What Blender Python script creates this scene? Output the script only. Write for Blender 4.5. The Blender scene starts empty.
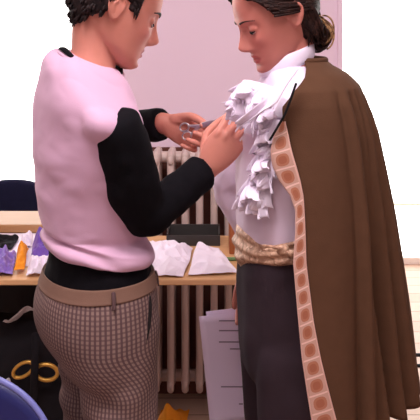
import bpy, bmesh, math, random
import numpy as np
from mathutils import Vector, Matrix, noise

SC = bpy.context.scene
COL = SC.collection
R = math.radians

# ------------------------------------------------------------------ camera, sky, light, exposure
FPX, CAMZ, YH = 640.0, 1.52, 21.0          # focal length in pixels, lens height, horizon row
cam_d = bpy.data.cameras.new('camera')
cam_d.sensor_width = 36.0
cam_d.lens = FPX / 420 * 36.0
cam_d.shift_y = -(210 - YH) / 420
cam_d.clip_start = 0.05
cam = bpy.data.objects.new('camera', cam_d)
COL.objects.link(cam)
cam.location = (0, 0, CAMZ)
cam.rotation_euler = (R(90), 0, 0)
SC.camera = cam

world = bpy.data.worlds.new('world')
SC.world = world
world.use_nodes = True
bg = world.node_tree.nodes['Background']
bg.inputs['Color'].default_value = (1.0, 0.985, 0.96, 1)
bg.inputs['Strength'].default_value = 4.4

SC.view_settings.view_transform = 'Standard'
SC.view_settings.look = 'None'
SC.view_settings.gamma = 1.0
SC.view_settings.use_curve_mapping = False
SC.view_settings.exposure = 0.22
SC.cycles.use_denoising = True
SC.cycles.max_bounces = 8

LAMPS = [  # x, y, size x, size y, watts: the fittings on the ceiling
    (-0.15, 0.62, 1.25, 0.30, 30.0),
    (0.65, 0.15, 1.25, 0.30, 8.0),
    (-1.10, -0.10, 1.25, 0.30, 8.0),
]
LAMP_COL = (1.0, 0.92, 0.98)


def area(name, loc, rot, sx, sy, w, col, parent=None):
    d = bpy.data.lights.new(name, 'AREA')
    d.shape = 'RECTANGLE'
    d.size, d.size_y, d.energy, d.color = sx, sy, w, col
    o = bpy.data.objects.new(name, d)
    COL.objects.link(o)
    o.location, o.rotation_euler = loc, rot
    if parent:
        o.parent = parent
    return o


for _n, (_x, _s) in enumerate(((-1.75, 2.5), (1.80, 2.45))):      # sky portals in the two glazed openings
    _p = area('sky_portal', (_x, 3.96, 1.45), (R(-90), 0, 0), _s, 2.8, 1.0, (1, 1, 1))
    _p.data.cycles.is_portal = True


# ------------------------------------------------------------------ helpers
def lin(r, g, b):
    f = lambda c: ((c / 255 + 0.055) / 1.055) ** 2.4 if c > 10.3 else c / 255 / 12.92
    return (f(r), f(g), f(b))


def at(px, py, y):
    """the point at depth y seen at column px, row py of the photograph"""
    return np.array([(px - 210) / FPX * y, y, CAMZ - (py - YH) / FPX * y])


def spline(pts, n):
    """Catmull-Rom through rows of pts (any width), n rows out"""
    p = np.asarray(pts, float)
    m = len(p)
    if m == 2:
        t = np.linspace(0, 1, n)[:, None]
        return p[0] * (1 - t) + p[1] * t
    e = np.vstack([2 * p[0] - p[1], p, 2 * p[-1] - p[-2]])
    t = np.linspace(0, m - 1 - 1e-9, n)
    i = t.astype(int)
    f = (t - i)[:, None]
    a, b, c, d = e[i], e[i + 1], e[i + 2], e[i + 3]
    return 0.5 * (2 * b + (c - a) * f + (2 * a - 5 * b + 4 * c - d) * f ** 2 + (3 * b - a - 3 * c + d) * f ** 3)


def interp(x, xs, ys):
    """interpolation on descending or ascending xs"""
    xs, ys = np.asarray(xs, float), np.asarray(ys, float)
    if xs[0] > xs[-1]:
        xs, ys = xs[::-1], ys[::-1]
    return np.interp(x, xs, ys)


def nrm(v):
    v = np.asarray(v, float)
    return v / (np.linalg.norm(v) + 1e-12)


class Mesh:
    def __init__(self):
        self.v, self.f, self.m = [], [], []
        self.n = 0

    def add(self, v, f, mi=0):
        v = np.asarray(v, float)
        self.v.append(v)
        self.f += [tuple(int(i) + self.n for i in q) for q in f]
        self.m += [mi] * len(f)
        self.n += len(v)
        return self

    def verts(self):
        return np.vstack(self.v)


def ring_faces(k, n, cap=True):
    f = []
    for i in range(k - 1):
        for j in range(n):
            a, b = i * n + j, i * n + (j + 1) % n
            f.append((a, b, b + n, a + n))
    if cap:
        f.append(tuple(range(n - 1, -1, -1)))
        f.append(tuple((k - 1) * n + j for j in range(n)))
    return f


def loft(rings, cap=True):
    k, n = len(rings), len(rings[0])
    return np.vstack(rings), ring_faces(k, n, cap)


def sweep(stations, n=24, seg=16, ref=(0, 0, 1), rounded=True):
    """stations: rows of x, y, z, ra, rb; ra lies along ref made square to the path"""
    s = spline(stations, n)
    c, ra, rb = s[:, :3], np.maximum(s[:, 3], 1e-4), np.maximum(s[:, 4], 1e-4)
    t = np.gradient(c, axis=0)
    th = np.linspace(0, 2 * math.pi, seg, endpoint=False)
    rings = []
    frames = []
    for i in range(n):
        ti = nrm(t[i])
        a = np.asarray(ref, float) - ti * np.dot(ref, ti)
        a = nrm(a) if np.linalg.norm(a) > 1e-4 else nrm(np.cross(ti, (1, 0, 0.3)))
        b = np.cross(ti, a)
        frames.append((ti, a, b))
        rings.append(c[i] + ra[i] * np.cos(th)[:, None] * a + rb[i] * np.sin(th)[:, None] * b)
    if rounded:
        def end(i, sgn):
            ti, a, b = frames[i]
            out = []
            for q in (0.5, 0.85, 0.985):
                k = math.sqrt(1 - q * q)
                off = sgn * q * min(ra[i], rb[i])
                out.append(c[i] + ti * off + k * (ra[i] * np.cos(th)[:, None] * a + rb[i] * np.sin(th)[:, None] * b))
            return out
        rings = end(0, -1)[::-1] + rings + end(n - 1, 1)
    return loft(rings)


def torso(rows, n=40, seg=48, yaw=0.0, power=2.3):
    """rows: z, cx, cy, a (along facing), b (across); upright super-ellipse loft"""
    s = spline(rows, n)
    th = np.linspace(0, 2 * math.pi, seg, endpoint=False)
    ct, st = np.cos(th), np.sin(th)
    e = 2.0 / power
    ex, ey = np.sign(ct) * np.abs(ct) ** e, np.sign(st) * np.abs(st) ** e
    fw, lf = np.array([math.cos(yaw), math.sin(yaw)]), np.array([-math.sin(yaw), math.cos(yaw)])
    rings = []
    for z, cx, cy, a, b in s:
        p = np.array([cx, cy]) + (a * ex)[:, None] * fw + (b * ey)[:, None] * lf
        rings.append(np.column_stack([p, np.full(seg, z)]))
    return loft(rings)


def box(lo, hi):
    x0, y0, z0 = lo
    x1, y1, z1 = hi
    v = [(x0, y0, z0), (x1, y0, z0), (x1, y1, z0), (x0, y1, z0), (x0, y0, z1), (x1, y0, z1), (x1, y1, z1), (x0, y1, z1)]
    f = [(0, 3, 2, 1), (4, 5, 6, 7), (0, 1, 5, 4), (1, 2, 6, 5), (2, 3, 7, 6), (3, 0, 4, 7)]
    return v, f


def ball(c, r, nu=20, nv=12):
    c, r = np.asarray(c, float), np.broadcast_to(np.asarray(r, float), (3,))
    ph = np.linspace(0.06, math.pi - 0.06, nv)
    th = np.linspace(0, 2 * math.pi, nu, endpoint=False)
    rings = [np.column_stack([c[0] + r[0] * math.sin(p) * np.cos(th), c[1] + r[1] * math.sin(p) * np.sin(th), np.full(nu, c[2] - r[2] * math.cos(p))]) for p in ph]
    return loft(rings)


def grid_faces(nu, nv):
    return [(i * nv + j, (i + 1) * nv + j, (i + 1) * nv + j + 1, i * nv + j + 1) for i in range(nu - 1) for j in range(nv - 1)]


def put(name, mesh, mats, parent=None, base=(0, 0, 0), smooth=True, bevel=0, solid=0, sub=0, uv=None, attrs=None, kind=None):
    """link one mesh object; vertices are given in world space, the origin goes to base (or the parent's origin)"""
    me = bpy.data.meshes.new(name)
    if parent is not None:
        p, base = parent, np.zeros(3)
        while p is not None:
            base = base + np.array(p.location)
            p = p.parent
    v = mesh.verts() - np.asarray(base, float)
    me.from_pydata([tuple(q) for q in v], [], mesh.f)
    if not isinstance(mats, (list, tuple)):
        mats = [mats]
    for m in mats:
        me.materials.append(m)
    if len(mats) > 1:
        me.polygons.foreach_set('material_index', mesh.m)
    me.polygons.foreach_set('use_smooth', [smooth] * len(me.polygons))
    if uv is not None:
        l = me.uv_layers.new(name='UVMap')
        idx = np.empty(len(me.loops), dtype=np.int32)
        me.loops.foreach_get('vertex_index', idx)
        l.data.foreach_set('uv', np.asarray(uv, float)[idx].ravel())
    for k, a in (attrs or {}).items():
        at_ = me.attributes.new(k, 'FLOAT_COLOR', 'POINT')
        at_.data.foreach_set('color', np.asarray(a, float).ravel())
    me.validate()
    o = bpy.data.objects.new(name, me)
    COL.objects.link(o)
    if parent is not None:
        o.parent = parent
    else:
        o.location = base
    if kind:
        o['kind'] = kind
    if bevel:
        b = o.modifiers.new('bevel', 'BEVEL')
        b.width, b.segments, b.limit_method = bevel, 2, 'ANGLE'
    if solid:
        s = o.modifiers.new('solid', 'SOLIDIFY')
        s.thickness, s.offset = solid, 0
    if sub:
        s = o.modifiers.new('sub', 'SUBSURF')
        s.levels = s.render_levels = sub
    return o


def thing(o, label, cat, group=None):
    o['label'], o['category'] = label, cat
    if group:
        o['group'] = group
    return o


def empty(name, loc, label, cat, group=None):
    o = bpy.data.objects.new(name, None)
    COL.objects.link(o)
    o.location = loc
    return thing(o, label, cat, group)


def fuse(mesh, voxel, smooth=4, factor=0.5):
    """one continuous skin around all the closed pieces of mesh: returns a new Mesh (numpy)"""
    me = bpy.data.meshes.new('tmp')
    me.from_pydata([tuple(q) for q in mesh.verts()], [], mesh.f)
    bm = bmesh.new()
    bm.from_mesh(me)
    bmesh.ops.recalc_face_normals(bm, faces=bm.faces)
    bm.to_mesh(me)
    bm.free()
    o = bpy.data.objects.new('tmp', me)
    COL.objects.link(o)
    m = o.modifiers.new('r', 'REMESH')
    m.mode, m.voxel_size, m.adaptivity = 'VOXEL', voxel, 0
    if smooth:
        s = o.modifiers.new('s', 'SMOOTH')
        s.factor, s.iterations = factor, smooth
    dg = bpy.context.evaluated_depsgraph_get()
    ev = o.evaluated_get(dg)
    e = ev.to_mesh()
    v = np.empty(3 * len(e.vertices))
    e.vertices.foreach_get('co', v)
    nn = np.empty(3 * len(e.vertices))
    e.vertices.foreach_get('normal', nn)
    f = [tuple(p.vertices) for p in e.polygons]
    ev.to_mesh_clear()
    bpy.data.objects.remove(o)
    bpy.data.meshes.remove(me)
    out = Mesh().add(v.reshape(-1, 3), f)
    out.normals = nn.reshape(-1, 3)
    return out


def wob(p, scale, seed=0.0):
    """smooth noise in -1..1 for each row of p"""
    q = np.asarray(p, float) * scale + seed
    return np.array([noise.noise(Vector(r)) for r in q])


def ripple(mesh, fn):
    """push each vertex of a fused mesh along its normal by fn(points)"""
    v = mesh.verts()
    mesh.v = [v + mesh.normals * np.asarray(fn(v))[:, None]]
    return mesh


# ------------------------------------------------------------------ materials
def nodes(name):
    m = bpy.data.materials.new(name)
    m.use_nodes = True
    nt = m.node_tree
    b = nt.nodes['Principled BSDF']
    return m, nt, b


def N(nt, t, **kw):
    n = nt.nodes.new(t)
    for k, v in kw.items():
        if k in n.inputs:
            n.inputs[k].default_value = v
        else:
            setattr(n, k, v)
    return n


def mth(nt, op, a, b=None):
    n = nt.nodes.new('ShaderNodeMath')
    n.operation = op
    for i, x in enumerate((a, b)):
        if x is None:
            continue
        if isinstance(x, (int, float)):
            n.inputs[i].default_value = x
        else:
            nt.links.new(x, n.inputs[i])
    return n.outputs[0]


def mixc(nt, fac, a, b):
    n = nt.nodes.new('ShaderNodeMix')
    n.data_type = 'RGBA'
    for i, x in ((0, fac), (6, a), (7, b)):
        if isinstance(x, (int, float)):
            n.inputs[i].default_value = x
        elif isinstance(x, tuple):
            n.inputs[i].default_value = (*x[:3], 1)
        else:
            nt.links.new(x, n.inputs[i])
    return n.outputs[2]


def bump(nt, b, height, strength, dist=0.002):
    n = N(nt, 'ShaderNodeBump', Strength=strength, Distance=dist)
    nt.links.new(height, n.inputs['Height'])
    nt.links.new(n.outputs[0], b.inputs['Normal'])


def cloth(name, col, rough=0.85, var=0.10, scale=30.0, weave=600.0, bmp=0.25, sheen=0.0, spec=0.25, metal=0.0):
    """plain surface with a fine grain and a mild patchy tone of its own"""
    m, nt, b = nodes(name)
    tc = N(nt, 'ShaderNodeTexCoord')
    n1 = N(nt, 'ShaderNodeTexNoise', Scale=scale, Detail=3.0)
    n2 = N(nt, 'ShaderNodeTexNoise', Scale=weave, Detail=1.0)
    for n in (n1, n2):
        nt.links.new(tc.outputs['Object'], n.inputs['Vector'])
    c = np.array(col)
    mix = mixc(nt, n1.outputs[0], tuple(c * (1 - var)), tuple(np.minimum(c * (1 + var), 1)))
    nt.links.new(mix, b.inputs['Base Color'])
    b.inputs['Roughness'].default_value = rough
    b.inputs['Specular IOR Level'].default_value = spec
    b.inputs['Metallic'].default_value = metal
    if sheen:
        b.inputs['Sheen Weight'].default_value = sheen
    bump(nt, b, n2.outputs[0], bmp, 0.001)
    return m


def wood(name, a, c, scale=6.0, axis=(1, 14, 14), rough=0.5):
    m, nt, b = nodes(name)
    tc = N(nt, 'ShaderNodeTexCoord')
    mp = N(nt, 'ShaderNodeMapping')
    mp.inputs['Scale'].default_value = axis
    n1 = N(nt, 'ShaderNodeTexNoise', Scale=scale, Detail=5.0, Distortion=0.6)
    nt.links.new(tc.outputs['Object'], mp.inputs['Vector'])
    nt.links.new(mp.outputs[0], n1.inputs['Vector'])
    nt.links.new(mixc(nt, n1.outputs[0], a, c), b.inputs['Base Color'])
    b.inputs['Roughness'].default_value = rough
    bump(nt, b, n1.outputs[0], 0.1, 0.001)
    return m


def skin_mat(name):
    m, nt, b = nodes(name)
    a = N(nt, 'ShaderNodeAttribute', attribute_name='tone')
    tc = N(nt, 'ShaderNodeTexCoord')
    n1 = N(nt, 'ShaderNodeTexNoise', Scale=45.0, Detail=3.0)
    n2 = N(nt, 'ShaderNodeTexNoise', Scale=700.0, Detail=2.0)
    for n in (n1, n2):
        nt.links.new(tc.outputs['Object'], n.inputs['Vector'])
    f = mth(nt, 'MULTIPLY', n1.outputs[0], 0.22)
    nt.links.new(mixc(nt, f, a.outputs['Color'], (0.38, 0.10, 0.075)), b.inputs['Base Color'])
    b.inputs['Roughness'].default_value = 0.5
    b.inputs['Specular IOR Level'].default_value = 0.35
    b.inputs['Subsurface Weight'].default_value = 0.12
    b.inputs['Subsurface Radius'].default_value = (0.012, 0.005, 0.003)
    b.inputs['Subsurface Scale'].default_value = 0.6
    bump(nt, b, n2.outputs[0], 0.08, 0.0006)
    return m


def hair_mat(name, dark, light, fac=0.5):
    m, nt, b = nodes(name)
    tc = N(nt, 'ShaderNodeTexCoord')
    n1 = N(nt, 'ShaderNodeTexNoise', Scale=70.0, Detail=5.0, Distortion=1.5)
    nt.links.new(tc.outputs['Object'], n1.inputs['Vector'])
    r = N(nt, 'ShaderNodeValToRGB')
    r.color_ramp.elements[0].position, r.color_ramp.elements[1].position = 0.4, 0.4 + fac * 0.6
    r.color_ramp.elements[0].color, r.color_ramp.elements[1].color = (*dark, 1), (*light, 1)
    nt.links.new(n1.outputs[0], r.inputs[0])
    nt.links.new(r.outputs[0], b.inputs['Base Color'])
    b.inputs['Roughness'].default_value = 0.55
    b.inputs['Specular IOR Level'].default_value = 0.15
    bump(nt, b, n1.outputs[0], 0.5, 0.002)
    return m


def check_mat(name):
    """small houndstooth-like check: two sets of thin bands on grey brown, mapped by UV in metres"""
    m, nt, b = nodes(name)
    uv = N(nt, 'ShaderNodeUVMap', uv_map='UVMap')
    sp = N(nt, 'ShaderNodeSeparateXYZ')
    nt.links.new(uv.outputs[0], sp.inputs[0])

    def band(o, period, duty):
        x = mth(nt, 'FRACT', mth(nt, 'DIVIDE', o, period))
        return mth(nt, 'LESS_THAN', x, duty)
    bx, by = band(sp.outputs[0], 0.0082, 0.45), band(sp.outputs[1], 0.0086, 0.42)
    c1 = mixc(nt, bx, lin(136, 112, 104), lin(92, 70, 72))
    c2 = mixc(nt, mth(nt, 'MULTIPLY', by, 0.62), c1, lin(88, 66, 66))
    n1 = N(nt, 'ShaderNodeTexNoise', Scale=900.0)
    nt.links.new(uv.outputs[0], n1.inputs['Vector'])
    nt.links.new(c2, b.inputs['Base Color'])
    b.inputs['Roughness'].default_value = 0.9
    b.inputs['Specular IOR Level'].default_value = 0.15
    bump(nt, b, n1.outputs[0], 0.2, 0.001)
    return m


def trim_mat(name):
    """woven braid: rust lozenges between pale diagonal lines on dusty pink; u across 0..1, v along in metres"""
    m, nt, b = nodes(name)
    uv = N(nt, 'ShaderNodeUVMap', uv_map='UVMap')
    sp = N(nt, 'ShaderNodeSeparateXYZ')
    nt.links.new(uv.outputs[0], sp.inputs[0])
    u, v = sp.outputs[0], sp.outputs[1]
    du = mth(nt, 'ABSOLUTE', mth(nt, 'SUBTRACT', u, 0.5))
    vv = mth(nt, 'ADD', mth(nt, 'DIVIDE', v, 0.0335), mth(nt, 'MULTIPLY', u, 0.45))
    fv = mth(nt, 'ABSOLUTE', mth(nt, 'SUBTRACT', mth(nt, 'FRACT', vv), 0.5))
    e = mth(nt, 'ADD', mth(nt, 'POWER', mth(nt, 'DIVIDE', du, 0.30), 2.6), mth(nt, 'POWER', mth(nt, 'DIVIDE', fv, 0.36), 2.6))
    loz = mth(nt, 'LESS_THAN', e, 1.0)
    core = mth(nt, 'LESS_THAN', e, 0.30)
    line = mth(nt, 'GREATER_THAN', fv, 0.455)
    edge = mth(nt, 'GREATER_THAN', du, 0.43)
    n1 = N(nt, 'ShaderNodeTexNoise', Scale=450.0)
    nt.links.new(uv.outputs[0], n1.inputs['Vector'])
    c = mixc(nt, n1.outputs[0], lin(184, 140, 124), lin(200, 158, 142))
    c = mixc(nt, loz, c, lin(170, 108, 82))
    c = mixc(nt, core, c, lin(158, 92, 66))
    c = mixc(nt, line, c, lin(224, 184, 170))
    c = mixc(nt, edge, c, lin(214, 168, 154))
    nt.links.new(c, b.inputs['Base Color'])
    b.inputs['Roughness'].default_value = 0.75
    bump(nt, b, n1.outputs[0], 0.3, 0.001)
    return m


def brocade_mat(name):
    m, nt, b = nodes(name)
    tc = N(nt, 'ShaderNodeTexCoord')
    v = N(nt, 'ShaderNodeTexVoronoi', Scale=85.0)
    n1 = N(nt, 'ShaderNodeTexNoise', Scale=60.0, Detail=4.0, Distortion=1.2)
    for n in (v, n1):
        nt.links.new(tc.outputs['Object'], n.inputs['Vector'])
    r = N(nt, 'ShaderNodeValToRGB')
    r.color_ramp.elements[0].position, r.color_ramp.elements[1].position = 0.35, 0.68
    r.color_ramp.elements[0].color, r.color_ramp.elements[1].color = (*lin(146, 100, 76), 1), (*lin(222, 180, 150), 1)
    nt.links.new(n1.outputs[0], r.inputs[0])
    c = mixc(nt, mth(nt, 'MULTIPLY', mth(nt, 'LESS_THAN', v.outputs['Distance'], 0.28), 0.55), r.outputs[0], lin(240, 206, 178))
    nt.links.new(c, b.inputs['Base Color'])
    b.inputs['Roughness'].default_value = 0.55
    b.inputs['Metallic'].default_value = 0.15
    bump(nt, b, v.outputs['Distance'], 0.3, 0.0015)
    return m


def floor_mat(name):
    m, nt, b = nodes(name)
    tc = N(nt, 'ShaderNodeTexCoord')
    br = N(nt, 'ShaderNodeTexBrick', Scale=1.0)
    br.inputs['Brick Width'].default_value, br.inputs['Row Height'].default_value = 1.1, 0.11
    br.inputs['Mortar Size'].default_value = 0.002
    br.inputs['Color1'].default_value = (*lin(206, 176, 156), 1)
    br.inputs['Color2'].default_value = (*lin(192, 160, 140), 1)
    br.inputs['Mortar'].default_value = (*lin(70, 48, 40), 1)
    n1 = N(nt, 'ShaderNodeTexNoise', Scale=9.0, Detail=4.0)
    nt.links.new(tc.outputs['Object'], br.inputs['Vector'])
    nt.links.new(tc.outputs['Object'], n1.inputs['Vector'])
    nt.links.new(mixc(nt, mth(nt, 'MULTIPLY', n1.outputs[0], 0.35), br.outputs[0], lin(160, 124, 104)), b.inputs['Base Color'])
    b.inputs['Roughness'].default_value = 0.55
    return m


def glass_mat(name):
    m = bpy.data.materials.new(name)
    m.use_nodes = True
    nt = m.node_tree
    nt.nodes.clear()
    out = N(nt, 'ShaderNodeOutputMaterial')
    t, g, mx = N(nt, 'ShaderNodeBsdfTransparent'), N(nt, 'ShaderNodeBsdfGlossy', Roughness=0.02), N(nt, 'ShaderNodeMixShader')
    n1 = N(nt, 'ShaderNodeTexNoise', Scale=3.0)
    f = mth(nt, 'ADD', mth(nt, 'MULTIPLY', n1.outputs[0], 0.03), 0.03)
    nt.links.new(f, mx.inputs[0])
    nt.links.new(t.outputs[0], mx.inputs[1])
    nt.links.new(g.outputs[0], mx.inputs[2])
    nt.links.new(mx.outputs[0], out.inputs[0])
    return m


def glow_mat(name, col, s):
    m, nt, b = nodes(name)
    n1 = N(nt, 'ShaderNodeTexNoise', Scale=4.0)
    nt.links.new(mixc(nt, n1.outputs[0], col, tuple(np.array(col) * 0.95)), b.inputs['Emission Color'])
    b.inputs['Emission Strength'].default_value = s
    return m


M = {
    'wall': cloth('wall_paint', lin(240, 216, 231), 0.8, 0.03, 2.5, 120, 0.06),
    'room_wall': cloth('room_wall_paint', lin(170, 158, 160), 0.85, 0.03, 2.5, 120, 0.06),
    'recess_shade': cloth('recess_shade_brown', lin(104, 62, 52), 0.7, 0.1, 4, 90, 0.08),
    'ceiling': cloth('ceiling_paint', lin(206, 198, 198), 0.9, 0.02, 2, 80, 0.05),
    'white_paint': cloth('white_paint', lin(244, 238, 226), 0.5, 0.02, 5, 100, 0.03),
    'cream_paint': cloth('cream_paint', lin(255, 250, 222), 0.5, 0.02, 5, 100, 0.03),
    'floor': floor_mat('floor_boards'),
    'glass': glass_mat('window_glass'),
    'radiator': cloth('radiator_paint', lin(204, 182, 174), 0.45, 0.05, 25, 200, 0.05, spec=0.4),
    'table': wood('table_wood', lin(206, 150, 100), lin(236, 190, 138)),
    'table_dark': wood('table_edge_wood', lin(128, 84, 52), lin(160, 110, 72)),
    'ply': wood('counter_wood', lin(162, 114, 70), lin(182, 136, 90)),
    'brown_wood': wood('box_wood', lin(140, 74, 36), lin(176, 100, 54), 6, (14, 14, 1)),
    'black': cloth('black_cloth', lin(24, 20, 24), 0.9, 0.25, 40, 500, 0.3),
    'under_shade': cloth('under_shade_black', lin(30, 24, 26), 0.6, 0.2, 8, 60, 0.1),
    'navy': cloth('navy_upholstery', lin(24, 24, 52), 0.9, 0.2, 40, 400, 0.3),
    'blue_plastic': cloth('blue_plastic', lin(24, 28, 88), 0.4, 0.06, 20, 150, 0.04, spec=0.5),
    'rim_plastic': cloth('rim_plastic', lin(120, 124, 188), 0.35, 0.05, 20, 150, 0.03, spec=0.5),
    'steel': cloth('steel', (0.62, 0.62, 0.66), 0.28, 0.08, 60, 300, 0.03, metal=1.0),
    'dark_metal': cloth('dark_metal', (0.02, 0.02, 0.022), 0.4, 0.1, 60, 300, 0.03, metal=0.6),
    'gold': cloth('gold_metal', lin(220, 170, 84), 0.35, 0.1, 60, 300, 0.05, metal=0.7),
    'white_cloth': cloth('white_cloth', lin(244, 232, 244), 0.9, 0.03, 25, 500, 0.2),
    'purple': cloth('purple_cloth', lin(116, 84, 176), 0.8, 0.16, 60, 500, 0.25, sheen=0.2),
    'mauve': cloth('mauve_cloth', lin(140, 112, 190), 0.8, 0.34, 75, 500, 0.25, sheen=0.2),
    'orange': cloth('orange_cloth', lin(244, 152, 38), 0.8, 0.08, 40, 500, 0.25),
    'grey_cloth': cloth('grey_cloth', lin(206, 198, 200), 0.9, 0.1, 40, 500, 0.25),
    'paper': cloth('paper', lin(240, 224, 250), 0.8, 0.015, 10, 300, 0.03),
    'ink': cloth('ink', lin(140, 122, 150), 0.8, 0.1, 80, 300, 0.03),
    'tray': cloth('tray_plastic', lin(62, 58, 56), 0.4, 0.15, 25, 200, 0.05),
    'green': cloth('green_plastic', lin(110, 140, 90), 0.5, 0.1, 25, 200, 0.05),
    'pink_shirt': cloth('pink_jersey', lin(205, 164, 188), 0.9, 0.03, 12, 700, 0.2, sheen=0.1),
    'black_knit': cloth('black_knit', lin(15, 13, 17), 0.92, 0.25, 60, 600, 0.3, spec=0.1),
    'check': check_mat('check_wool'),
    'waistband': cloth('brown_waistband', lin(120, 90, 76), 0.85, 0.08, 40, 600, 0.25),
    'skin': skin_mat('skin'),
    'hair_dark': hair_mat('short_dark_hair', lin(22, 14, 15), lin(58, 40, 38), 0.8),
    'hair_brown': hair_mat('brown_hair', lin(30, 17, 16), lin(72, 44, 36), 0.8),
    'hair_fair': hair_mat('fair_streaked_hair', lin(82, 52, 36), lin(206, 160, 110), 0.55),
    'brow': cloth('brow_hair', lin(58, 36, 32), 0.7, 0.2, 200, 800, 0.2),
    'lash': cloth('lash', lin(22, 14, 14), 0.6, 0.2, 200, 800, 0.1),
    'eye': cloth('eye_white', lin(214, 200, 196), 0.2, 0.03, 60, 300, 0.0, spec=0.6),
    'shoe': cloth('shoe_leather', lin(28, 22, 22), 0.5, 0.15, 40, 400, 0.15),
    'ruffle': cloth('white_ruffle_cotton', lin(238, 224, 240), 0.85, 0.02, 30, 600, 0.2),
    'shirt_white': cloth('white_shirt_cotton', lin(232, 216, 236), 0.88, 0.03, 20, 600, 0.2),
    'waistcoat': cloth('pale_lilac_satin', lin(226, 204, 222), 0.7, 0.03, 14, 500, 0.15),
    'sash': brocade_mat('gold_brocade'),
    'breeches': cloth('dark_breeches_wool', lin(54, 42, 48), 0.85, 0.12, 30, 500, 0.25, spec=0.12),
    'cape': cloth('brown_cape_wool', lin(86, 59, 43), 0.95, 0.12, 35, 420, 0.35, spec=0.08),
    'trim': trim_mat('rust_and_pink_braid'),
    'gap_shade': cloth('gap_shade_black', lin(18, 15, 18), 0.7, 0.2, 80, 500, 0.2),
    'lamp_white': cloth('lamp_housing', lin(240, 240, 238), 0.4, 0.02, 8, 100, 0.02),
    'lamp_glow': glow_mat('lamp_diffuser', (1.0, 0.9, 0.9), 4.0),
}

# ------------------------------------------------------------------ the room
XW, YF, YB, ZC = 3.1, 4.0, -1.6, 2.95


def slab(name, lo, hi, m, kind='structure', parent=None, bevel=0):
    return put(name, Mesh().add(*box(lo, hi)), m, parent=parent, base=lo, smooth=False, kind=kind, bevel=bevel)


slab('floor', (-XW, YB, -0.06), (XW, YF + 0.12, 0), M['floor'])
slab('ceiling', (-XW, YB, ZC), (XW, YF + 0.12, ZC + 0.06), M['ceiling'])
slab('wall_left', (-XW - 0.1, YB, 0), (-XW, YF + 0.12, ZC), M['room_wall'])
slab('wall_right', (XW, YB, 0), (XW + 0.1, YF + 0.12, ZC), M['room_wall'])
slab('wall_front', (-XW - 0.1, YB - 0.1, 0), (XW + 0.1, YB, ZC), M['room_wall'])
# the pier between the two glazed bays, with its edge bead; dark panel colours in shade between radiator columns
PX0, PX1, PY = -0.46, 0.545, 2.64
slab('wall_back', (PX0, PY, 0), (PX1, YF + 0.12, ZC), M['wall'])
slab('recess_shade_panel', (PX0 + 0.03, PY - 0.012, 0.0), (PX1 - 0.04, PY, 1.0), M['recess_shade'])
slab('trim_2', (PX1 - 0.021, PY - 0.012, 0.0), (PX1, PY, ZC), M['wall'], bevel=0.003)
slab('baseboard_back', (PX0 + 0.03, PY - 0.03, 0), (PX1 - 0.04, PY - 0.012, 0.09), M['recess_shade'])
for n, (x0, x1) in enumerate(((-XW, PX0), (PX1, XW)), 1):
    w = put(f'window_{n}', Mesh().add(*box((x0, YF, 0.0), (x1, YF + 0.10, 0.04))).add(*box((x0, YF, 2.85), (x1, YF + 0.10, ZC)))
            .add(*box((x0, YF, 0.0), (x0 + 0.05, YF + 0.10, ZC))).add(*box((x1 - 0.05, YF, 0.0), (x1, YF + 0.10, ZC))),
            M['white_paint'], base=(x0, YF, 0), smooth=False, kind='structure')
    put('transom', Mesh().add(*box((x0 + 0.05, YF + 0.02, 0.360), (x1 - 0.05, YF + 0.08, 0.370))), M['cream_paint'], parent=w, smooth=False)
    put('pane', Mesh().add(*box((x0 + 0.05, YF + 0.045, 0.04), (x1 - 0.05, YF + 0.051, 2.85))), M['glass'], parent=w, smooth=False)

for k, (x, y, sx, sy, wt) in enumerate(LAMPS):
    lab = ('long white ceiling light above the two women', 'long white ceiling light over the right of the room', 'long white ceiling light over the left of the room')[k]
    t = empty('ceiling_light', (x, y, ZC), lab, 'ceiling light', 'ceiling lights')
    put('housing', Mesh().add(*box((x - sx / 2 - .03, y - sy / 2 - .03, ZC - .055), (x + sx / 2 + .03, y + sy / 2 + .03, ZC))), M['lamp_white'], parent=t, smooth=False, bevel=0.006)
    put('diffuser', Mesh().add(*box((x - sx / 2, y - sy / 2, ZC - .066), (x + sx / 2, y + sy / 2, ZC - .055))), M['lamp_glow'], parent=t, smooth=False)
    area('lamp_light', (0, 0, -0.07), (0, 0, 0), sx, sy, wt, LAMP_COL, t)


# ------------------------------------------------------------------ radiator in front of the dark panel
RY, RZ0, RZ1 = 2.46, 0.075, 1.03
rad = empty('radiator', (0.1, RY + 0.06, 0), 'cast-iron column radiator in worn cream paint behind the table', 'radiator')
SP = 0.0555
for k in range(14):
    x = -0.262 + k * SP
    m = Mesh()
    for j, y in enumerate((RY, RY + 0.062, RY + 0.124)):
        m.add(*sweep([(x, y, RZ0 + .03, .014, .014), (x, y, 0.5, .0142, .0142), (x, y, RZ1 - .03, .014, .014)], 12, 14, (0, 1, 0)))
    for z in (RZ0 + 0.05, RZ1 - 0.045):
        m.add(*sweep([(x, RY - .012, z, .012, .018), (x, RY + .06, z, .02, .036), (x, RY + .136, z, .012, .018)], 14, 14, (1, 0, 0)))
    put('section', m, M['radiator'], parent=rad)
for z in (RZ0 + 0.05, RZ1 - 0.045):
    put('joining_pipe', Mesh().add(*sweep([(-0.27, RY + .062, z, .022, .022), (0.47, RY + .062, z, .022, .022)], 8, 16, (0, 0, 1))), M['radiator'], parent=rad)
for x in (-0.262, -0.262 + 13 * SP):
    put('foot', Mesh().add(*sweep([(x, RY + .062, 0.0, .022, .03), (x, RY + .062, .05, .016, .02), (x, RY + .062, .12, .014, .014)], 8, 14, (1, 0, 0), False)), M['radiator'], parent=rad)

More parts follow.
